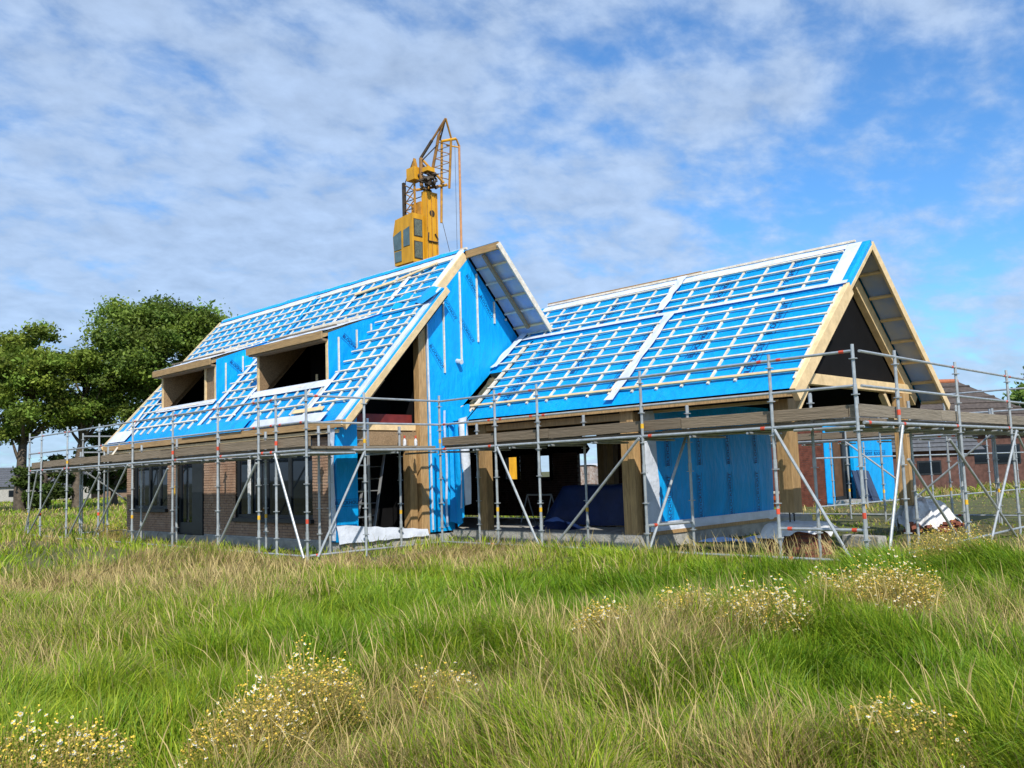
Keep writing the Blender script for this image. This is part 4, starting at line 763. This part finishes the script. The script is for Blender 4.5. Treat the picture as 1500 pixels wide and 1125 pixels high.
tree('broadleaf_tree', (-62.0, 32.0, 0), 13.2, 4.2, 4.0, 'rounded tree half hidden by the tall roof at left', (0, 0), 262, 142, .145, seed=15)
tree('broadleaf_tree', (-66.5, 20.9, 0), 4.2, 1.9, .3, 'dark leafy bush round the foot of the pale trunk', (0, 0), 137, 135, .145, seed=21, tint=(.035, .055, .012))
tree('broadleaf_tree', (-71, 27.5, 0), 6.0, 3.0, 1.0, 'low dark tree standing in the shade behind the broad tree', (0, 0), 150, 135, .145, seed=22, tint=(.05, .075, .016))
tree('broadleaf_tree', (-14.0, 62.0, 0), 7.2, 3.4, 1.5, 'small green tree at the right edge behind the barn', (0, 0), 187, 135, .145, seed=31, tint=(.06, .1, .02))
tree('broadleaf_tree', (-26.5, 44.0, 0), 5.2, 2.6, .8, 'hedge-like tree behind the house seen through the rear openings', (0, 0), 162, 135, .145, seed=33, tint=(.07, .11, .02))
# ------------------------------------------------------------------ grass and weeds
GRASS = attrmat('grass_blade', .5, .3)
def blades(name, X, Y, h, wd, lean, col, kind='stuff', head=False):
    n = len(X); Z = ground_z(X, Y)-.03; base = np.stack([X, Y, Z], 1); yaw_ = rng.uniform(0, 2*np.pi, n); sd = np.stack([np.cos(yaw_), np.sin(yaw_), np.zeros(n)], 1)*wd[:, None]
    ld = np.concatenate([lean, np.zeros((n, 1))], 1); up = np.array([0, 0, 1.])
    def at(t, hh): 
        L_ = np.linalg.norm(lean, axis=1); zc = np.sqrt(np.clip(1-(L_*t*.8)**2, .15, 1)); return base + ld*(h*t*t)[:, None] + up*(h*t*zc)[:, None]
    ts = [0, .4, .75, 1.]; ws = [.8, 1., .65, 0] if not head else [.55, .5, 1.7, .3]
    rows_ = []
    for t, k in zip(ts[:3], ws[:3]): c = at(np.full(n, t), h); rows_ += [c-sd*k, c+sd*k]
    rows_.append(at(np.ones(n), h)); V = np.stack(rows_, 1).reshape(-1, 3)
    q = np.arange(n)[:, None]*7; F = np.concatenate([q+np.array([0,1,3,2]), q+np.array([2,3,5,4])], 1).reshape(-1, 4); T = q+np.array([4,5,6])
    me = bpy.data.meshes.new(name); me.vertices.add(7*n); me.vertices.foreach_set('co', V.astype(np.float32).ravel())
    li = np.concatenate([F.ravel(), T.ravel()]).astype(np.int32); me.loops.add(len(li)); me.loops.foreach_set('vertex_index', li)
    ls = np.concatenate([np.arange(0, 8*n, 4), 8*n+np.arange(0, 3*n, 3)]).astype(np.int32); me.polygons.add(3*n); me.polygons.foreach_set('loop_start', ls); me.update(calc_edges=True)
    me.shade_smooth()
    cc = np.ones((n, 7, 4), np.float32); cc[:, :, :3] = col[:, None, :]; ca = me.color_attributes.new('tint', 'FLOAT_COLOR', 'POINT'); ca.data.foreach_set('color', cc.ravel())
    me.materials.append(GRASS); o = bpy.data.objects.new(name, me); COL.objects.link(o); o['kind'] = kind; return o
def scatter(n, d0, d1, pw, half=.66):
    t = rng.random(n); d = (d0**pw + t*(d1**pw-d0**pw))**(1/pw); u = rng.uniform(-half, half, n)*d + rng.normal(size=n)*.1; return xy(u, d)
def outside(x, y):
    ins = ((x > -26.1) & (x < -15.1) & (y > 10.3) & (y < 18.4)) | ((x > -15.2) & (x < -9.9) & (y > 13.3) & (y < 20.2)) | ((x > -19) & (x < -13.6) & (y > 28.6) & (y < 34.6)) | ((np.abs(x+7.08) < .4) & (np.abs(y-13.8) < .4))
    return ~ins
GREEN = np.array([.145, .29, .012]); YG = np.array([.40, .45, .035]); STRAW = np.array([.62, .48, .20]); DEEP = np.array([.07, .22, .012]); BROWN = np.array([.28, .18, .09])
def grass_cols(X, Y, n):
    u, d = ud(X, Y); s = fbm(X*.55+3, Y*.55+9, 3); lush = np.exp(-(((u-1.2)/3.4)**2+((d-9.9)/1.7)**2)) + .8*np.exp(-(((u+1.2)/1.3)**2+((d-7.3)/.7)**2)) + .7*np.exp(-(((u-2.4)/2)**2+((d-5.6)/.9)**2)) + .5*np.exp(-(((u-5.5)/2.5)**2+((d-8)/2.)**2))
    dry = np.clip(.09 + 2.5*(s-.5) + .34*np.exp(-(((u+6.5)/3.5)**2+((d-11.5)/3.2)**2)) - .55*lush + .22*np.exp(-(((u-2.2)/1.8)**2+((d-7.0)/.8)**2)) + .25*np.exp(-(((u-6)/1.5)**2+((d-9.4)/.7)**2)) + .25*(d > 14), 0.02, .9)
    r = rng.random(n); g = rng.random(n)[:, None]; lushc = np.clip(lush, 0, 1)[:, None]
    col = GREEN*(1-g) + YG*g; col = col*(1-.6*lushc) + (DEEP*(1-g)+GREEN*1.15*g)*(.6*lushc)
    isdry = r < dry; st_ = STRAW*(.6+.55*g); br = rng.random(n) < .25; st_[br] = (BROWN*(.7+.5*g))[br]; col[isdry] = st_[isdry]; return col*rng.uniform(.6, 1.35, (n, 1)), isdry, lush
def lawn(name, n, d0, d1, pw, hm, wm, half=.66):
    X, Y = scatter(n, d0, d1, pw, half); k = outside(X, Y); X, Y = X[k], Y[k]; n = len(X); u, d = ud(X, Y)
    col, isdry, lush = grass_cols(X, Y, n); tuft = fbm(X*2.6, Y*2.6, 2); h = hm*(.1+1.75*tuft)*rng.uniform(.55, 1.25, n)*np.where(isdry, 1.15, 1.)
    h = h*np.where(d > 11, .8, 1)*np.where((X > -10.5) & (Y > 12.2) & (d < 32), .4, 1)*np.where((u > 2.5) & (u < 6.5) & (d > 11.2) & (d < 14.5), .6, 1)*np.where((X < -15) & (Y > 8.6) & (d < 32), .8, 1)*np.where((Y > 22) & (d < 36), .5, 1); wdt = wm*rng.uniform(.6, 1.3, n)*np.maximum(1, d/7.5)*np.where(isdry, .62, 1)
    wind = fbm(X*1.5+40, Y*1.5, 2)-.5; wind2 = fbm(X*1.5+4, Y*1.5+70, 2)-.5; base = np.array([-RGT[0], -RGT[1]])*(.04+.30*np.clip(u/4, -.2, 1))[:, None]; ang = rng.uniform(0, 6.283, n)
    lean = base + np.stack([np.cos(ang), np.sin(ang)], 1)*rng.uniform(.05, .75, n)[:, None] + wind[:, None]*np.array([1.7, .3]) + wind2[:, None]*np.array([.3, 1.7]); return blades(name, X, Y, h, wdt, lean, col)
tag_g = []
a = lawn('meadow_grass', 190000, 4.0, 9.5, .9, .245, .0034); b = lawn('meadow_grass', 120000, 9.0, 15.5, 1.3, .235, .0036); c = lawn('meadow_grass', 60000, 15, 48, .9, .30, .0045); d_ = lawn('meadow_grass', 30000, 40, 110, .7, .30, .006)
for o, lb in ((a, 'long mixed green and straw grass filling the foreground'), (b, 'green grass in front of the scaffold feet'), (c, 'grass round and behind the house'), (d_, 'far meadow grass before the trees')): tag(o, lb, 'grass')
# dry stalks with seed heads
X, Y = scatter(6500, 4.2, 14, 1.1); k = outside(X, Y) & (fbm(X*.55+3, Y*.55+9, 3) > .44); X, Y = X[k], Y[k]; n = len(X); ang = rng.uniform(0, 6.283, n)
lean = np.array([-RGT[0], -RGT[1]])*.16 + np.stack([np.cos(ang), np.sin(ang)], 1)*rng.uniform(0, .6, n)[:, None]
tag(blades('seed_stalks', X, Y, rng.uniform(.28, .5, n), np.full(n, .0019)*np.maximum(1, ud(X, Y)[1]/8), lean, (STRAW*1.05)[None]*rng.uniform(.7, 1.15, (n, 1)), head=True), 'dry pale seed stalks standing above the foreground grass', 'grass')
# chamomile clumps
PETAL = mat('white_petals', (.72, .70, .58), .6, .15, 20); DISC = mat('yellow_flower_centre', (.78, .52, .06), .7, .2, 30)
def weed(u, d, r, h, nst, nfl, white, label, seed):
    rr = np.random.default_rng(seed); x0, y0 = xy(u, d); z0 = float(ground_z(x0, y0)); e = empty('chamomile_plant', (x0, y0, z0), label, 'plant', 'flowering chamomile clumps')
    X = x0+rr.normal(size=nst)*r*.35; Y = y0+rr.normal(size=nst)*r*.35; out = np.stack([X-x0, Y-y0], 1)/r*.9; hh = h*rr.uniform(.55, 1.1, nst); g = rr.random((nst, 1))
    o = blades('stems', X, Y, hh, np.full(nst, .0035), out+rr.normal(size=(nst, 2))*.25, (np.array([.34, .30, .07])*(1-g)+np.array([.52, .34, .12])*g)*rr.uniform(.7, 1.3, (nst, 1)))
    o.data.transform(Matrix.Translation((-x0, -y0, -z0))); o.parent = e
    # feathery leaves
    nl = nst*34; th = rr.uniform(0, 6.283, nl); rad = r*np.sqrt(rr.random(nl))*(.75+.6*vnoise(np.cos(th)*2+seed, np.sin(th)*2+7)); zz = rr.uniform(.1, .97, nl)*h*np.sqrt(np.clip(1.15-(rad/r)**2*.7, .2, 1)); cen = np.stack([x0+rad*np.cos(th), y0+rad*np.sin(th), z0+zz], 1)
    g = rr.random((len(cen), 1)); leaf_mesh('leaves', cen, rr.uniform(.004, .011, len(cen)), (np.array([.34, .31, .06])*(1-g)+np.array([.66, .47, .12])*g)*rr.uniform(.7, 1.2, (len(cen), 1)), e)['kind'] = 'stuff'
    pb, db = MB(), MB()
    for i in range(int(nfl*2.4)):
        a = rr.uniform(0, 6.283); q = r*math.sqrt(rr.random())*(.75+.6*float(vnoise(math.cos(a)*2+seed, math.sin(a)*2+7))); p = Vector((x0+q*math.cos(a), y0+q*math.sin(a), z0+h*math.sqrt(max(.2, 1.12-(q/r)**2*.75))*rr.uniform(.6, 1.12)*(.75+.5*float(vnoise(q*math.cos(a)*9+seed, q*math.sin(a)*9))))); nrm = Vector((rr.normal()*.5+.25, rr.normal()*.5-.25, 1)).normalized(); s = rr.uniform(.0045, .0075)
        s1_ = nrm.orthogonal().normalized(); s2_ = nrm.cross(s1_); db.add([p+nrm*s*.9]+[p+(s1_*math.cos(t)+s2_*math.sin(t))*s for t in np.arange(6)*1.047], [(0, k+1, (k+1) % 6+1) for k in range(6)])
        if rr.random() < white*.5: 
            for k in range(6): t = k*1.047; u1 = s1_*math.cos(t)+s2_*math.sin(t); u2 = s1_*math.cos(t+.8)+s2_*math.sin(t+.8); pb.add([p+u1*s, p+u2*s, p+u2*s*1.8-nrm*s*.6, p+u1*s*1.8-nrm*s*.6], [(0, 1, 2, 3)])
    db.build('flower_centres', DISC, e, recalc=False, kind='stuff'); 
    if pb.v: pb.build('petals', PETAL, e, recalc=False, kind='stuff')
for i, (u, d, r, h, ns, nf_, wh, lb) in enumerate(((-1.44, 4.8, .30, .42, 170, 170, .35, 'yellow flowering clump low at left, front of the nearest pair'), (-1.26, 5.4, .34, .46, 200, 190, .4, 'larger yellow and white clump behind the nearest pair\'s front one'),
        (-2.3, 4.35, .42, .34, 170, 190, .5, 'white and yellow clump in the bottom left corner'), (3.09, 7.6, .5, .42, 320, 330, .55, 'biggest golden clump on the right-hand bank'), (2.73, 8.04, .22, .32, 90, 90, .45, 'small golden clump just left of the biggest one'),
        (1.81, 6.64, .34, .42, 200, 210, .8, 'white-topped rusty clump in the middle right'), (1.36, 7.13, .3, .34, 150, 160, .7, 'flat white-flowered clump left of the rusty one'), (0.68, 7.11, .26, .32, 100, 100, .7, 'sparse white-flowered clump in the centre right'),
        (1.82, 4.43, .3, .3, 120, 110, .35, 'yellow clump low at right near the bottom edge'), (-0.47, 5.45, .22, .34, 80, 60, .7, 'small sparse clump with white flowers at centre bottom'), (-10.08, 22.26, .4, .6, 110, 90, .1, 'yellowish tall weed at the brick wall\'s left corner'),
        (4.73, 9.74, .4, .36, 150, 110, .3, 'faded brownish clump at right of the biggest one'))):
    weed(u, d, r, h, ns, nf_, wh, lb, 100+i)
